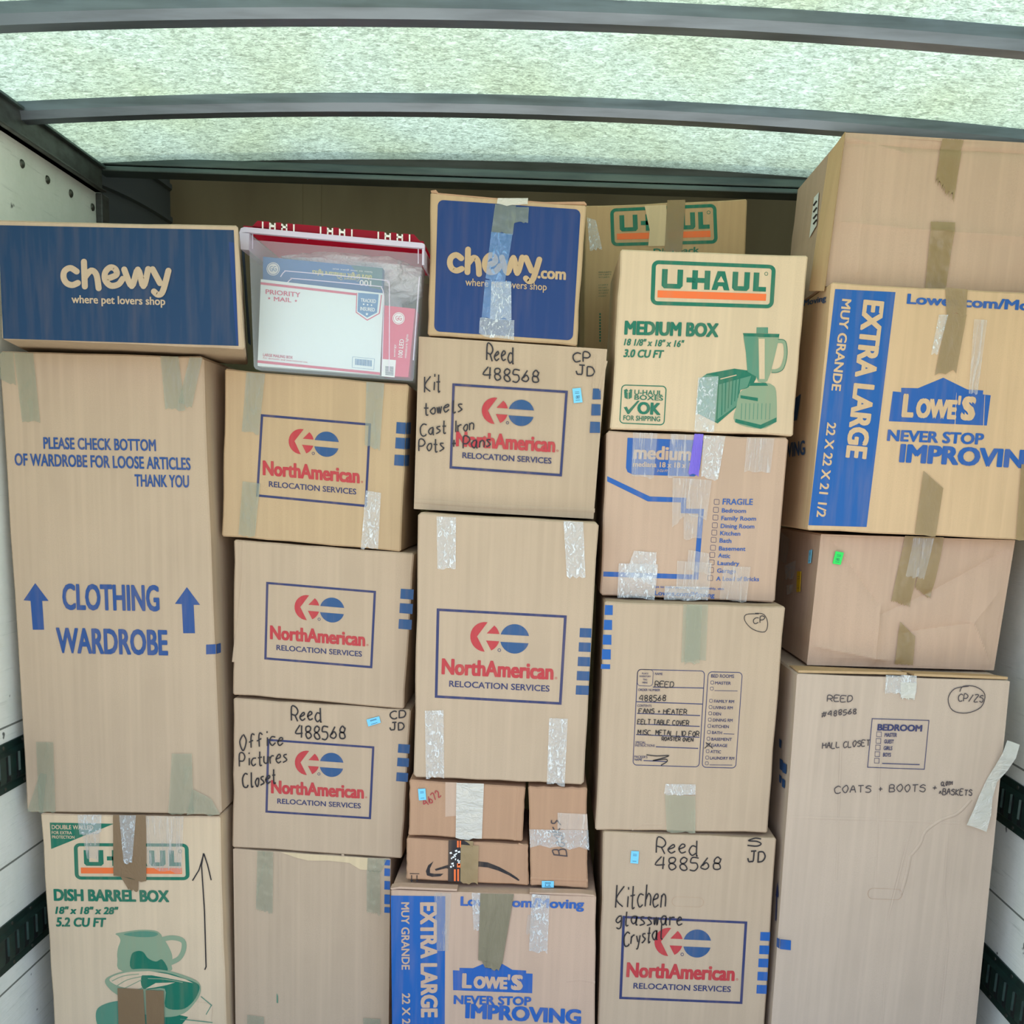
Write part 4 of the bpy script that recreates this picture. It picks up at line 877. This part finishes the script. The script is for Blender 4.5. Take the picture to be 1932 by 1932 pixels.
# ---- column 5
Z = zoom(1470, 230, 2.4156)
B = Carton('moving_carton', 'large plain box with brown tape on top of the right stack, nearest the roof', [(1594, 249.5), (2003, 273), (1978, 570), (1554, 553)], 2.62, .46, 'pink', zbot=at(1750, 541, 2.56).z+.004, relief=.005, seed=22, folds=[(0, .93, 1, .90, -.006, .02), (.05, .42, .5, .385, .006, .04), (.5, .385, .98, .36, .006, .04), (.12, .9, .14, .1, .004, .03), (.02, .98, .3, .88, .006, .03)])
B.tape([Z(742, 78), Z(838, 85), Z(798, 345), Z(715, 262)], 'tape_brown', rag=1.5); B.tape([Z(690, 455), Z(800, 460), Z(755, 770), Z(662, 765)], 'tape_brown', rag=.5)
FLp = B.FL; zz = lambda x, y: Z(x, y)
B.poly([Z(160, 345), Z(182, 320), Z(172, 470), Z(138, 530)], 'paper_white', FLp); 
for y in (370, 400, 430, 455): B.lines([(Z(158, y+12), Z(174, y-10))], 3, 'marker', FLp, 2)
s2 = Shape(); s2.slab([at(*Z(300, 45), 2.60), at(*Z(225, 150), 2.66), at(*Z(135, 770), 2.66), at(*Z(205, 770), 2.60)], [at(*Z(303, 47), 2.606), at(*Z(228, 152), 2.667), at(*Z(138, 772), 2.667), at(*Z(208, 772), 2.606)], KR['amber'])
B.part('side_flap', s2, None)
B.done()

B = Carton('moving_carton', 'extra large blue and tan box in the right stack, under the large plain box', [(1569, 532), (2035, 557), (1998, 1023), (1524, 1000.5)], 2.56, .52, 'honey', seed=23)
B.poly([Z(255, 762), Z(530, 776), Z(398, 1846), Z(133, 1838)], 'ink_bright_blue', B.F)
u2 = (1, .10)
B.text('EXTRA LARGE', Z(388, 810), Z(305, 1530), 36, B.kr, B.F, bold=.036, up=u2); B.text('MUY GRANDE', Z(288, 806), Z(238, 1224), 16.5, B.kr, B.F, bold=.02, up=u2); B.text('22 X 22 X 21 1/2', Z(220, 1368), Z(170, 1800), 16, B.kr, B.F, bold=.02, up=u2)
B.text('Lowes.com/Moving', Z(580, 828), Z(1290, 868), 18, Lb, B.F, bold=.028)
lowes_logo(B, [Z(*p) for p in ((518, 1228), (556, 1232), (556, 1212), (632, 1214), (748, 1166), (858, 1220), (930, 1224), (928, 1242), (964, 1246), (946, 1384), (500, 1364))], [Z(562, 1244), Z(905, 1268), Z(895, 1356), Z(556, 1340)])
B.text('NEVER STOP', Z(490, 1452), Z(930, 1470), 20, Lb, B.F, bold=.03); B.text('IMPROVING', Z(545, 1548), Z(1205, 1580), 32, Lb, B.F, bold=.036)
B.text('Lowes.com/Moving', Z(-60, 880), Z(216, 815), 11, 'ink_blue', B.FL, bold=.02); B.text('IMPROVING', Z(-60, 1545), Z(120, 1515), 26, 'ink_blue', B.FL, bold=.02, up=(0, -1)); B.poly([Z(20, 1300), Z(100, 1240), Z(82, 1360), Z(10, 1370)], 'ink_blue', B.FL)
B.tape([Z(755, 755), Z(856, 765), Z(850, 880), Z(760, 870)], 'tape_brown'); B.tape([Z(765, 870), Z(852, 880), Z(805, 1140), Z(708, 1150)], 'tape_brown', rag=1); B.tape([Z(725, 880), Z(768, 880), Z(720, 1060), Z(690, 1060)], 'tape_shiny')
B.tape([Z(655, 1590), Z(745, 1670), Z(710, 1890), Z(615, 1880)], 'tape_brown', rag=.2); B.tape([Z(885, 900), Z(945, 905), Z(900, 1240), Z(860, 1235)], 'tape_streaky')
B.tape([Z(1100, 1560), Z(1190, 1565), Z(1170, 1905), Z(1075, 1900)], 'tape_brown')
for x in (800, 930, 1030): B.ridge([Z(x+20, 1000), Z(x, 1400), Z(x-25, 1850)], 4, .001, B.kr, B.F)
B.done()

Z = zoom(1450, 990, 2.973)
B = Carton('moving_carton', 'creased plain box with a green sticker, standing on the hall closet box', [(1549, 1007.5), (1916, 1019), (1875.5, 1265), (1522, 1255)], 2.61, .46, 'pink', seed=24, relief=.005,
    folds=[(.08, .95, .36, .48, -.008, .05), (.36, .48, .35, .02, .008, .03), (.98, .93, .6, .58, -.009, .05), (.6, .58, .38, .42, -.006, .04), (.86, .38, .5, .28, -.007, .05), (.86, .38, .98, .06, .009, .04), (.86, .38, .97, .62, .006, .04), (.04, .15, .4, .07, .007, .04)])
B.tape([Z(762, 62), Z(868, 66), Z(795, 458), Z(688, 425)], 'tape_brown', rag=.4); B.tape([Z(868, 66), Z(980, 70), Z(912, 418), Z(822, 350)], 'tape_brown', rag=.4); B.tape([Z(810, 72), Z(925, 76), Z(870, 300), Z(765, 290)], 'tape_streaky')
B.tape([Z(738, 545), Z(822, 625), Z(805, 785), Z(700, 778)], 'tape_brown', rag=.2)
B.sticker([Z(374, 148), Z(420, 156), Z(402, 225), Z(357, 217)], 'label_green', txt='180', label='bright green sticker')
B.sticker([Z(236, 145), Z(252, 140), Z(244, 215), Z(230, 218)], 'label_blue', F=B.FL, label='pale blue sticker on the side'); B.sticker([Z(168, 262), Z(190, 262), Z(184, 375), Z(165, 378)], 'label_yellow', F=B.FL, label='yellow sticker on the side')
B.tape([Z(100, 230), Z(165, 200), Z(150, 300), Z(105, 300)], 'tape_shiny', F=B.FL); B.tape([Z(110, 340), Z(150, 335), Z(145, 385), Z(115, 390)], 'tape_shiny', F=B.FL); B.tape([Z(80, 40), Z(130, 80), Z(110, 220), Z(75, 200)], 'tape_streaky', F=B.FL)
B.done()

B = Carton('wardrobe_carton', 'tall hall closet box on the right with a printed bedroom checklist', [(1504, 1271), (1906, 1284.5), (1827, 2080), (1444, 2080)], 2.50, .47, 'cool', zbot=.002, seed=25, relief=.0016)
B.frame([Z(578, 1085), Z(900, 1095), Z(874, 1373), Z(553, 1362)], .012, .014, 'ink_navy', B.F, 3)
B.text('BEDROOM', Z(608, 1152), Z(858, 1158), 11.5, 'ink_navy', B.F, bold=.03, lay=3)
for k, (t, x1) in enumerate((('MASTER', 718), ('GUEST', 700), ('GIRLS', 692), ('BOYS', 684), ('', 0))):
    y = 1188+k*37; x = 605-k*3; B.frame([Z(x, y-28), Z(x+28, y-27), Z(x+27, y+2), Z(x-1, y+1)], .08, .08, 'ink_navy', B.F, 3)
    if t: B.text(t, Z(649-k*3, y), Z(x1, y+1), 7, 'ink_navy', B.F, bold=.02, lay=3)
B.lines([(Z(636, 1338), Z(846, 1345))], 1.6, 'ink_navy', B.F, 3)
H = lambda t, a, b, h, w=1.7: B.hand(t, Z(*a), Z(*b), h, 'pen', B.F, w, lay=4)
H('REED', (328, 990), (468, 990), 11); H('#488568', (295, 1078), (488, 1058), 10); H('HALL CLOSET', (300, 1256), (565, 1238), 11); H('COATS + BOOTS +', (370, 1503), (940, 1492), 13); H('^BASKETS', (955, 1510), (1138, 1520), 11); H('CLOTH', (966, 1462), (1028, 1460), 7); H('CP/ZS', (1062, 988), (1200, 995), 13)
B.stroke(smooth([Z(*p) for p in ((1120, 905), (1040, 920), (1005, 975), (1030, 1040), (1110, 1055), (1190, 1020), (1210, 950), (1160, 908), (1090, 905), (1070, 935))]), 1.6, 'pen', B.F, 4)
Zw = zoom(1440, 1550, 3.9268)
B.poly([Zw(125, 870), Zw(204, 878), Zw(202, 950), Zw(122, 942)], 'ink_bright_blue', B.F, 3); B.poly([Zw(103, 860), Zw(124, 870), Zw(121, 942), Zw(100, 925)], 'ink_bright_blue', B.FL, 1)
B.poly([Zw(108, 440), Zw(114, 560), Zw(104, 560), Zw(98, 735), Zw(90, 735), Zw(98, 560), Zw(94, 545)], 'ink_navy', B.FL, 1)
Zs = zoom(1460, 980, 3.33); 
for (x0, y0, x1, y1) in ((35, 1375, 50, 1440), (38, 1500, 58, 1580), (55, 1525, 82, 1600), (35, 1600, 50, 1660), (52, 1625, 72, 1690)): B.poly([Zs(x0, y0), Zs(x1, y0+15), Zs(x1-3, y1), Zs(x0, y1-12)], 'ink_blue', B.FL, 1)
for x in (640, 420): B.ridge([Z(x, 860), Z(x-12, 1200), Z(x-25, 1600), Z(x-40, 2000)], 4, .0014, B.kr, B.F)
B.ridge([Z(120, 1640), Z(600, 1655), Z(1080, 1675)], 5, .0014, B.kr, B.F)
B.ridge(smooth([Z(*p) for p in ((1140, 1540), (1060, 1620), (970, 1655), (880, 1720), (850, 1790), (795, 1860))]), 6, .003, B.kr, B.F)
B.ridge(smooth([Zw(*p) for p in ((1090, 250), (1060, 400), (1020, 540))]), 7, .004, B.kr, B.F); B.ridge([Zw(1370, 50), Zw(1340, 500), Zw(1370, 900), Zw(1310, 1490)], 4, .0012, B.kr, B.F); B.ridge([Zw(1100, 30), Zw(930, 700), Zw(885, 1490)], 4, .0012, B.kr, B.F)
hs = rrect([Zw(775, 490), Zw(1030, 500), Zw(1025, 580), Zw(770, 570)], .15, .5); B.ring(hs, [(p[0]*.985+(1440+900/3.9268)*.015, p[1]*.97+(1550+535/3.9268)*.03) for p in hs], KR['brown'], B.F, 3)
yb = 2.5; zt = B.P[0].z
def flapslab(x0, x1, z0a, z0b, y0, y1):
    s = Shape(); th = .006
    f = [Vector((x0, y0, z0a)), Vector((x1, y0, z0b)), Vector((x1, y0, z0b+th)), Vector((x0, y0, z0a+th))]
    s.slab(f, [Vector((p.x, y1, min(p.z, zt+.004))) for p in f], KR['amber']); return s
xl, xr = B.P[0].x+.004, B.P[1].x-.004; xm = xl+(xr-xl)*.53
B.part('top_flap', flapslab(xl, xm-.006, zt+.0015, zt+.008, yb+.006, yb+.1)); B.part('top_flap', flapslab(xm+.012, xr, zt+.006, B.P[1].z+.002, yb+.006, yb+.1))
B.tape([Z(655, 842), Z(740, 845), Z(738, 945), Z(650, 940)], 'tape_shiny'); B.tape([Z(740, 840), Z(828, 845), Z(825, 942), Z(738, 945)], 'tape_shiny'); B.tape([Z(735, 880), Z(828, 885), Z(815, 978), Z(738, 970)], 'tape_milky')
# loose strip of tape hanging off the right edge
lt = Shape(); cen = [(1362, 1215, 70), (1330, 1285, 75), (1290, 1360, 70), (1250, 1430, 55), (1215, 1520, 70), (1185, 1600, 95), (1150, 1690, 110)]
vs = []
for i, (x, y, w) in enumerate(cen):
    for k, e in enumerate((-.5, -.2, .2, .5)):
        p = B.F.unp(Z(x+w*e, y+w*e*.35), .012+.008*math.sin(i*1.4)+(.006 if k in (1, 2) else 0)*(1 if i % 2 else -1)); vs.append(p)
lt.mesh(vs, [(i*4+j, i*4+j+1, (i+1)*4+j+1, (i+1)*4+j) for i in range(len(cen)-1) for j in range(3)], 'tape_milky', True)
B.part('loose_tape', lt, 'loose clear tape strip peeling off')
B.done()

# ------------------------------------------------------------------ clear tote with its contents
def tote_mats():
    mt, nt, out = new_mat('tote_plastic'); p = principled(nt, out, (226, 236, 244), .28, alpha=.24, spec=.5)
    plain('rim_plastic', (226, 218, 234), .35, 0, .72, .5);  plain('clip_white', (236, 232, 224), .4)
    mt, nt, out = new_mat('lid_red'); p = N(nt, 'ShaderNodeBsdfPrincipled', Roughness=.35); p.inputs['Base Color'].default_value = lin((178, 22, 52))
    t = N(nt, 'ShaderNodeBsdfTranslucent', Color=lin((235, 80, 120))); mx = N(nt, 'ShaderNodeMixShader'); mx.inputs[0].default_value = .7
    nt.links.new(p.outputs[0], mx.inputs[1]); nt.links.new(t.outputs[0], mx.inputs[2]); nt.links.new(mx.outputs[0], out.inputs[0])
    mt, nt, out = new_mat('bag_film'); p = principled(nt, out, (246, 250, 250), .22, alpha=.92, spec=.8)
    mp = coords(nt, (28, 28, 28)); n = N(nt, 'ShaderNodeTexNoise', Scale=1.0, Detail=5.0, Distortion=1.5); nt.links.new(mp.outputs[0], n.inputs[0])
    b = N(nt, 'ShaderNodeBump', Strength=.8, Distance=.02); nt.links.new(n.outputs[0], b.inputs['Height']); nt.links.new(b.outputs[0], p.inputs['Normal'])
tote_mats()
Z = zoom(430, 390, 4.8300)
YT = 2.57; TD = .38
def px(x, y, Y): return at(*Z(x, y), Y)
root = bpy.data.objects.new('storage_tote', None); COL.objects.link(root); TO = px(960, 1550, YT+TD/2); root.location = TO
tag(root, 'clear plastic storage tote with a red hinged lid, holding light boxes and mail', 'storage box')
def lerp_loop(yv, s):  # outline of the tote at depth position
    pts = [(192, 300), (236, 1455), (252, 1478), (290, 1490), (1660, 1588), (1680, 1586), (1694, 1565), (1775, 430)]
    return pts
s = Shape(); pl = lerp_loop(0, 0); fr = [px(x, y, YT) for x, y in pl]; bk = [Vector((p.x, YT+TD, p.z)) for p in fr]; n = len(fr)
s.mesh(fr+bk, [tuple(range(n)), tuple(range(2*n-1, n-1, -1))] + [(i, i+1, n+i+1, n+i) for i in range(n-1)], 'tote_plastic')
for a, b in (((225, 250), (225, 385)), ((725, 250), (727, 300)), ((1250, 300), (1250, 340)), ((1735, 380), (1735, 520)), ((1745, 640), (1690, 1400))):
    s.stroke([Z(*a), Z(*b)], 2.2, 'rim_plastic', Face((0, YT, 0), (0, -1, 0)), 1)
s.stroke(smooth([Z(*p) for p in ((545, 690), (580, 660), (640, 658), (1330, 722), (1400, 740), (1418, 800), (1420, 900), (1405, 1500))], 5), 1.8, 'rim_plastic', Face((0, YT, 0), (0, -1, 0)), 1)
s.stroke(smooth([Z(*p) for p in ((480, 640), (520, 592), (600, 592), (1380, 665), (1455, 690), (1472, 760), (1470, 1500))], 5), 1.8, 'rim_plastic', Face((0, YT, 0), (0, -1, 0)), 1)
s.link('body', root, TO)
# rim: band running round, with skirt at both ends
s = Shape(); e = .016
def band(top, bot, y0, y1):
    f = [at(*Z(*p), y0) for p in top] + [at(*Z(*p), y0) for p in reversed(bot)]
    s.slab(f, [Vector((p.x, y1, p.z)) for p in f], 'rim_plastic')
band([(118, 196), (150, 184), (1770, 330), (1792, 341)], [(100, 240), (160, 232), (1780, 378), (1792, 382)], YT-e, YT-.002)
band([(104, 236), (195, 242)], [(116, 388), (188, 394)], YT-e, YT+TD); band([(1770, 380), (1790, 382)], [(1768, 530), (1788, 532)], YT-e, YT+TD)
band([(118, 196), (1792, 341)], [(100, 240), (1792, 382)], YT+TD+.002, YT+TD+.014)
s.link('rim', root, TO)
s = Shape(); f = [px(*p, YT) for p in ((150, 180), (1785, 322), (1785, 336), (150, 196))]; s.slab([p+Vector((0, -.008, 0)) for p in f], [Vector((p.x, YT+TD+.01, p.z)) for p in f], 'lid_red')
lid = s.link('lid', root, TO)
yt = lambda x: 128+(x-275)*(252-128)/(1690-275); yb_ = lambda x: 186+(x-215)*(316-186)/(1750-215)
for a, b in ((270, 308), (325, 375), (436, 484), (541, 590), (610, 836), (855, 900), (960, 1010), (1070, 1120), (1138, 1362), (1378, 1424), (1486, 1535), (1597, 1645), (1665, 1695)):
    s = Shape(); a2 = a if a > 275 else 215; b2 = b if b < 1690 else 1752
    f = [px(a, yt(a), YT-.008), px(b, yt(b), YT-.008), px(b2, yb_(b2), YT-.008), px(a2, yb_(a2), YT-.008)]; s.slab(f, [p+Vector((0, .03, 0)) for p in f], 'lid_red'); s.link('hinge_block', lid, TO)
for a, b in ((376, 434), (486, 540), (903, 958), (1012, 1068), (1428, 1484), (1537, 1595)):
    s = Shape(); w = (b-a)*.22
    for u, v in ((a, a+w), (b-w, b)):
        f = [px(u, yt(u)+8, YT-.010), px(v, yt(v)+8, YT-.010), px(v, yb_(v)+14, YT-.010), px(u, yb_(u)+14, YT-.010)]; s.slab(f, [p+Vector((0, .018, 0)) for p in f], 'clip_white')
    mid = (yt(a)+yb_(a))/2; f = [px(a, mid-4, YT-.010), px(b, mid+2, YT-.010), px(b, mid+20, YT-.010), px(a, mid+14, YT-.010)]; s.slab(f, [p+Vector((0, .018, 0)) for p in f], 'clip_white')
    s.link('hinge_clip', lid, TO)
for c in (316, 600, 844, 1129, 1370, 1655):
    s = Shape(); f = [px(c-6, yt(c)+4, YT-.011), px(c+6, yt(c)+4, YT-.011), px(c+6, yb_(c)+10, YT-.011), px(c-6, yb_(c)+10, YT-.011)]; s.slab(f, [p+Vector((0, .018, 0)) for p in f], 'clip_white'); s.link('hinge_clip', lid, TO)

plain('card_white', (222, 232, 232), .5); plain('card_blue', (48, 112, 178), .45); plain('card_pink', (214, 70, 104), .45); plain('card_teal', (74, 122, 130), .5)
class InBox(Shape):
    def __init__(self, quad, Y, depth, m):
        super().__init__(); f = [px(*p, Y) for p in quad]
        a, b = px(290, 1490, YT), px(1660, 1588, YT)
        for k in (2, 3): f[k].z = max(f[k].z, a.z+(b.z-a.z)*(f[k].x-a.x)/(b.x-a.x)+.010)
        l0, l1, r0, r1 = px(192, 300, YT), px(236, 1455, YT), px(1775, 430, YT), px(1694, 1565, YT)
        for k in (0, 3): f[k].x = max(f[k].x, l0.x+(l1.x-l0.x)*(f[k].z-l0.z)/(l1.z-l0.z)+.005)
        for k in (1, 2): f[k].x = min(f[k].x, r0.x+(r1.x-r0.x)*(f[k].z-r0.z)/(r1.z-r0.z)-.005)
        self.slab(f, [Vector((p.x, Y+depth, p.z)) for p in f], m)
        self.F = Face((0, Y, 0), (0, -1, 0)); self.kr = MATS[m]; self.o = (f[2]+f[3])/2
q = [(300, 660), (1418, 790), (1384, 1560), (268, 1450)]
B = InBox(q, 2.585, .035, 'card_white'); F = B.F
def strip(v0, v1, u0=0, u1=1, m='print_red'): B.poly([Z(*bil(q, *c)) for c in ((u0, v0), (u1, v0), (u1, v1), (u0, v1))], m, F)
strip(.035, .062, 0, .78); strip(.935, .965)
B.text('PRIORITY', Z(345, 795), Z(662, 826), 8.6, 'print_red', F, bold=.012); B.text('MAIL', Z(420, 860), Z(580, 872), 8, 'print_red', F, bold=.012)
for c in (Z(377, 835), Z(620, 858)): B.poly([(c[0]+(3 if k % 2 == 0 else 1.3)*math.sin(k*.628), c[1]-(3 if k % 2 == 0 else 1.3)*math.cos(k*.628)) for k in range(10)], 'print_red', F)
B.poly([Z(*p) for p in ((1172, 785), (1405, 805), (1385, 975), (1270, 1040), (1165, 965))], 'print_red', F); B.poly([Z(*p) for p in ((1180, 785), (1395, 805), (1376, 970), (1270, 1028), (1174, 960))], 'card_white', F, 1.5); B.poly([Z(*p) for p in ((1188, 785), (1376, 800), (1360, 965), (1270, 1012), (1182, 955))], 'print_blue', F, 2)
B.text('TRACKED', Z(1212, 868), Z(1350, 880), 6.6, 'paper_white', F, bold=.012, lay=3); B.text('INSURED', Z(1207, 945), Z(1340, 957), 6.6, 'paper_white', F, bold=.012, lay=3)
for x in (1238, 1274, 1310): B.poly(disc(Z(x, 890+(x-1238)*.12), 1.5, 10), 'paper_white', F, 3)
c = Z(1268, 980); B.poly([(c[0]+(3.2 if k % 2 == 0 else 1.3)*math.sin(k*.628), c[1]-(3.2 if k % 2 == 0 else 1.3)*math.cos(k*.628)) for k in range(10)], 'paper_white', F, 3)
B.text('LARGE MAILING BOX', Z(322, 1362), Z(592, 1388), 5.2, 'print_red', F, bold=.01); B.text('For domestic and international use', Z(322, 1385), Z(725, 1424), 3, 'print_red', F)
B.frame([Z(1135, 1366), Z(1338, 1386), Z(1332, 1486), Z(1130, 1466)], .015, .025, 'print_blue', F)
rr = random.Random(2); x = 1160
while x < 1308: w = rr.uniform(2, 7); B.poly([Z(x, 1385+(x-1160)*.1), Z(x+w, 1385+(x-1160)*.1), Z(x+w, 1442+(x-1160)*.1), Z(x, 1442+(x-1160)*.1)], 'print_blue', F); x += w+rr.uniform(2, 5)
tag(B.link('mailing_box', None, B.o), 'white mailing box with red stripes, at the front inside the clear tote', 'box')
B = InBox([(320, 455), (1410, 560), (1392, 1530), (282, 1430)], 2.628, .03, 'card_blue'); F = B.F
def emblem(B, c, r, m='paper_white'):
    B.ring(disc(c, r, 20), disc(c, r*.88, 20), m, B.F); B.poly(disc(c, r*.8, 20), m, B.F)
    for k in range(2): 
        a = c[0]+(-.25 if k == 0 else .28)*r; B.stroke(smooth([(a+.2*r, c[1]-.35*r), (a-.15*r, c[1]-.3*r), (a-.2*r, c[1]+.1*r), (a+.1*r, c[1]+.35*r), (a+.22*r, c[1]), (a-.05*r, c[1]+.02*r)]), 1.1, 'print_blue' if B.kr.name == 'card_blue' else 'print_red', B.F, 2)
emblem(B, Z(413, 568), 12.5)
B.poly([Z(*p) for p in ((1120, 535), (1410, 562), (1402, 760), (1290, 735))], 'card_teal', F)
B.text('100', Z(1308, 678), Z(1200, 668), 10, 'paper_white', F, bold=.02); B.text('Constant On', Z(1195, 655), Z(1000, 640), 5.4, 'print_yellow', F); B.text('ultra bright miniature lights', Z(1312, 628), Z(770, 580), 9, 'print_yellow', F, bold=.012); B.text('lasts as one goes out', Z(1315, 592), Z(955, 562), 3, 'paper_white', F)
tag(B.link('light_box', None, B.o), 'blue light string box lying upside down behind the white mailing box', 'box', 'light string boxes in the clear tote')
B = InBox([(1428, 900), (1706, 930), (1642, 1582), (1402, 1560)], 2.585, .09, 'card_pink'); F = B.F
emblem(B, Z(1556, 1018), 11.5); B.text('100 LED', Z(1590, 1375), Z(1605, 1210), 8, 'paper_white', F, bold=.01); B.text('miniature lights', Z(1628, 1380), Z(1645, 1165), 4.6, 'paper_white', F); B.text('energy', Z(1525, 1370), Z(1530, 1255), 3.6, 'paper_white', F)
B.poly([Z(*p) for p in ((1405, 1388), (1532, 1398), (1520, 1556), (1400, 1545))], 'paper_white', F)
for k in range(7): B.poly([Z(1435, 1455+k*12), Z(1510, 1460+k*12), Z(1510, 1466+k*12), Z(1435, 1461+k*12)], 'print_dark', F, 2)
tag(B.link('light_box', None, B.o), 'pink light string box standing at the right inside the clear tote', 'box', 'light string boxes in the clear tote')
s = Shape(); bmesh.ops.create_icosphere(s.bm, subdivisions=5, radius=1); s.mi('bag_film')
bl, br_ = px(215, 330, YT), px(1770, 440, YT); cb = (bl+br_)/2 + Vector((0, .165, -.016)); sx = (br_.x-bl.x)/2*.92
for v in s.bm.verts:
    d = v.co.copy(); nn = noise.noise(d*2.3)*.22+abs(noise.noise(d*6))*.16
    r_ = 1+nn; v.co = Vector((max(-1, min(1, d.x*r_*1.05))*sx, max(-1, min(1, d.y*r_))*.062, max(-1, min(1, d.z*r_*1.05))*.036*(3 if d.z < 0 else 1))) + cb
    v.co.z += (br_.z-bl.z)/(br_.x-bl.x)*(v.co.x-cb.x)
for f in s.bm.faces: f.smooth = True
tag(s.link('plastic_bag', None, cb), 'crumpled clear plastic bag at the top inside the clear tote', 'bag')
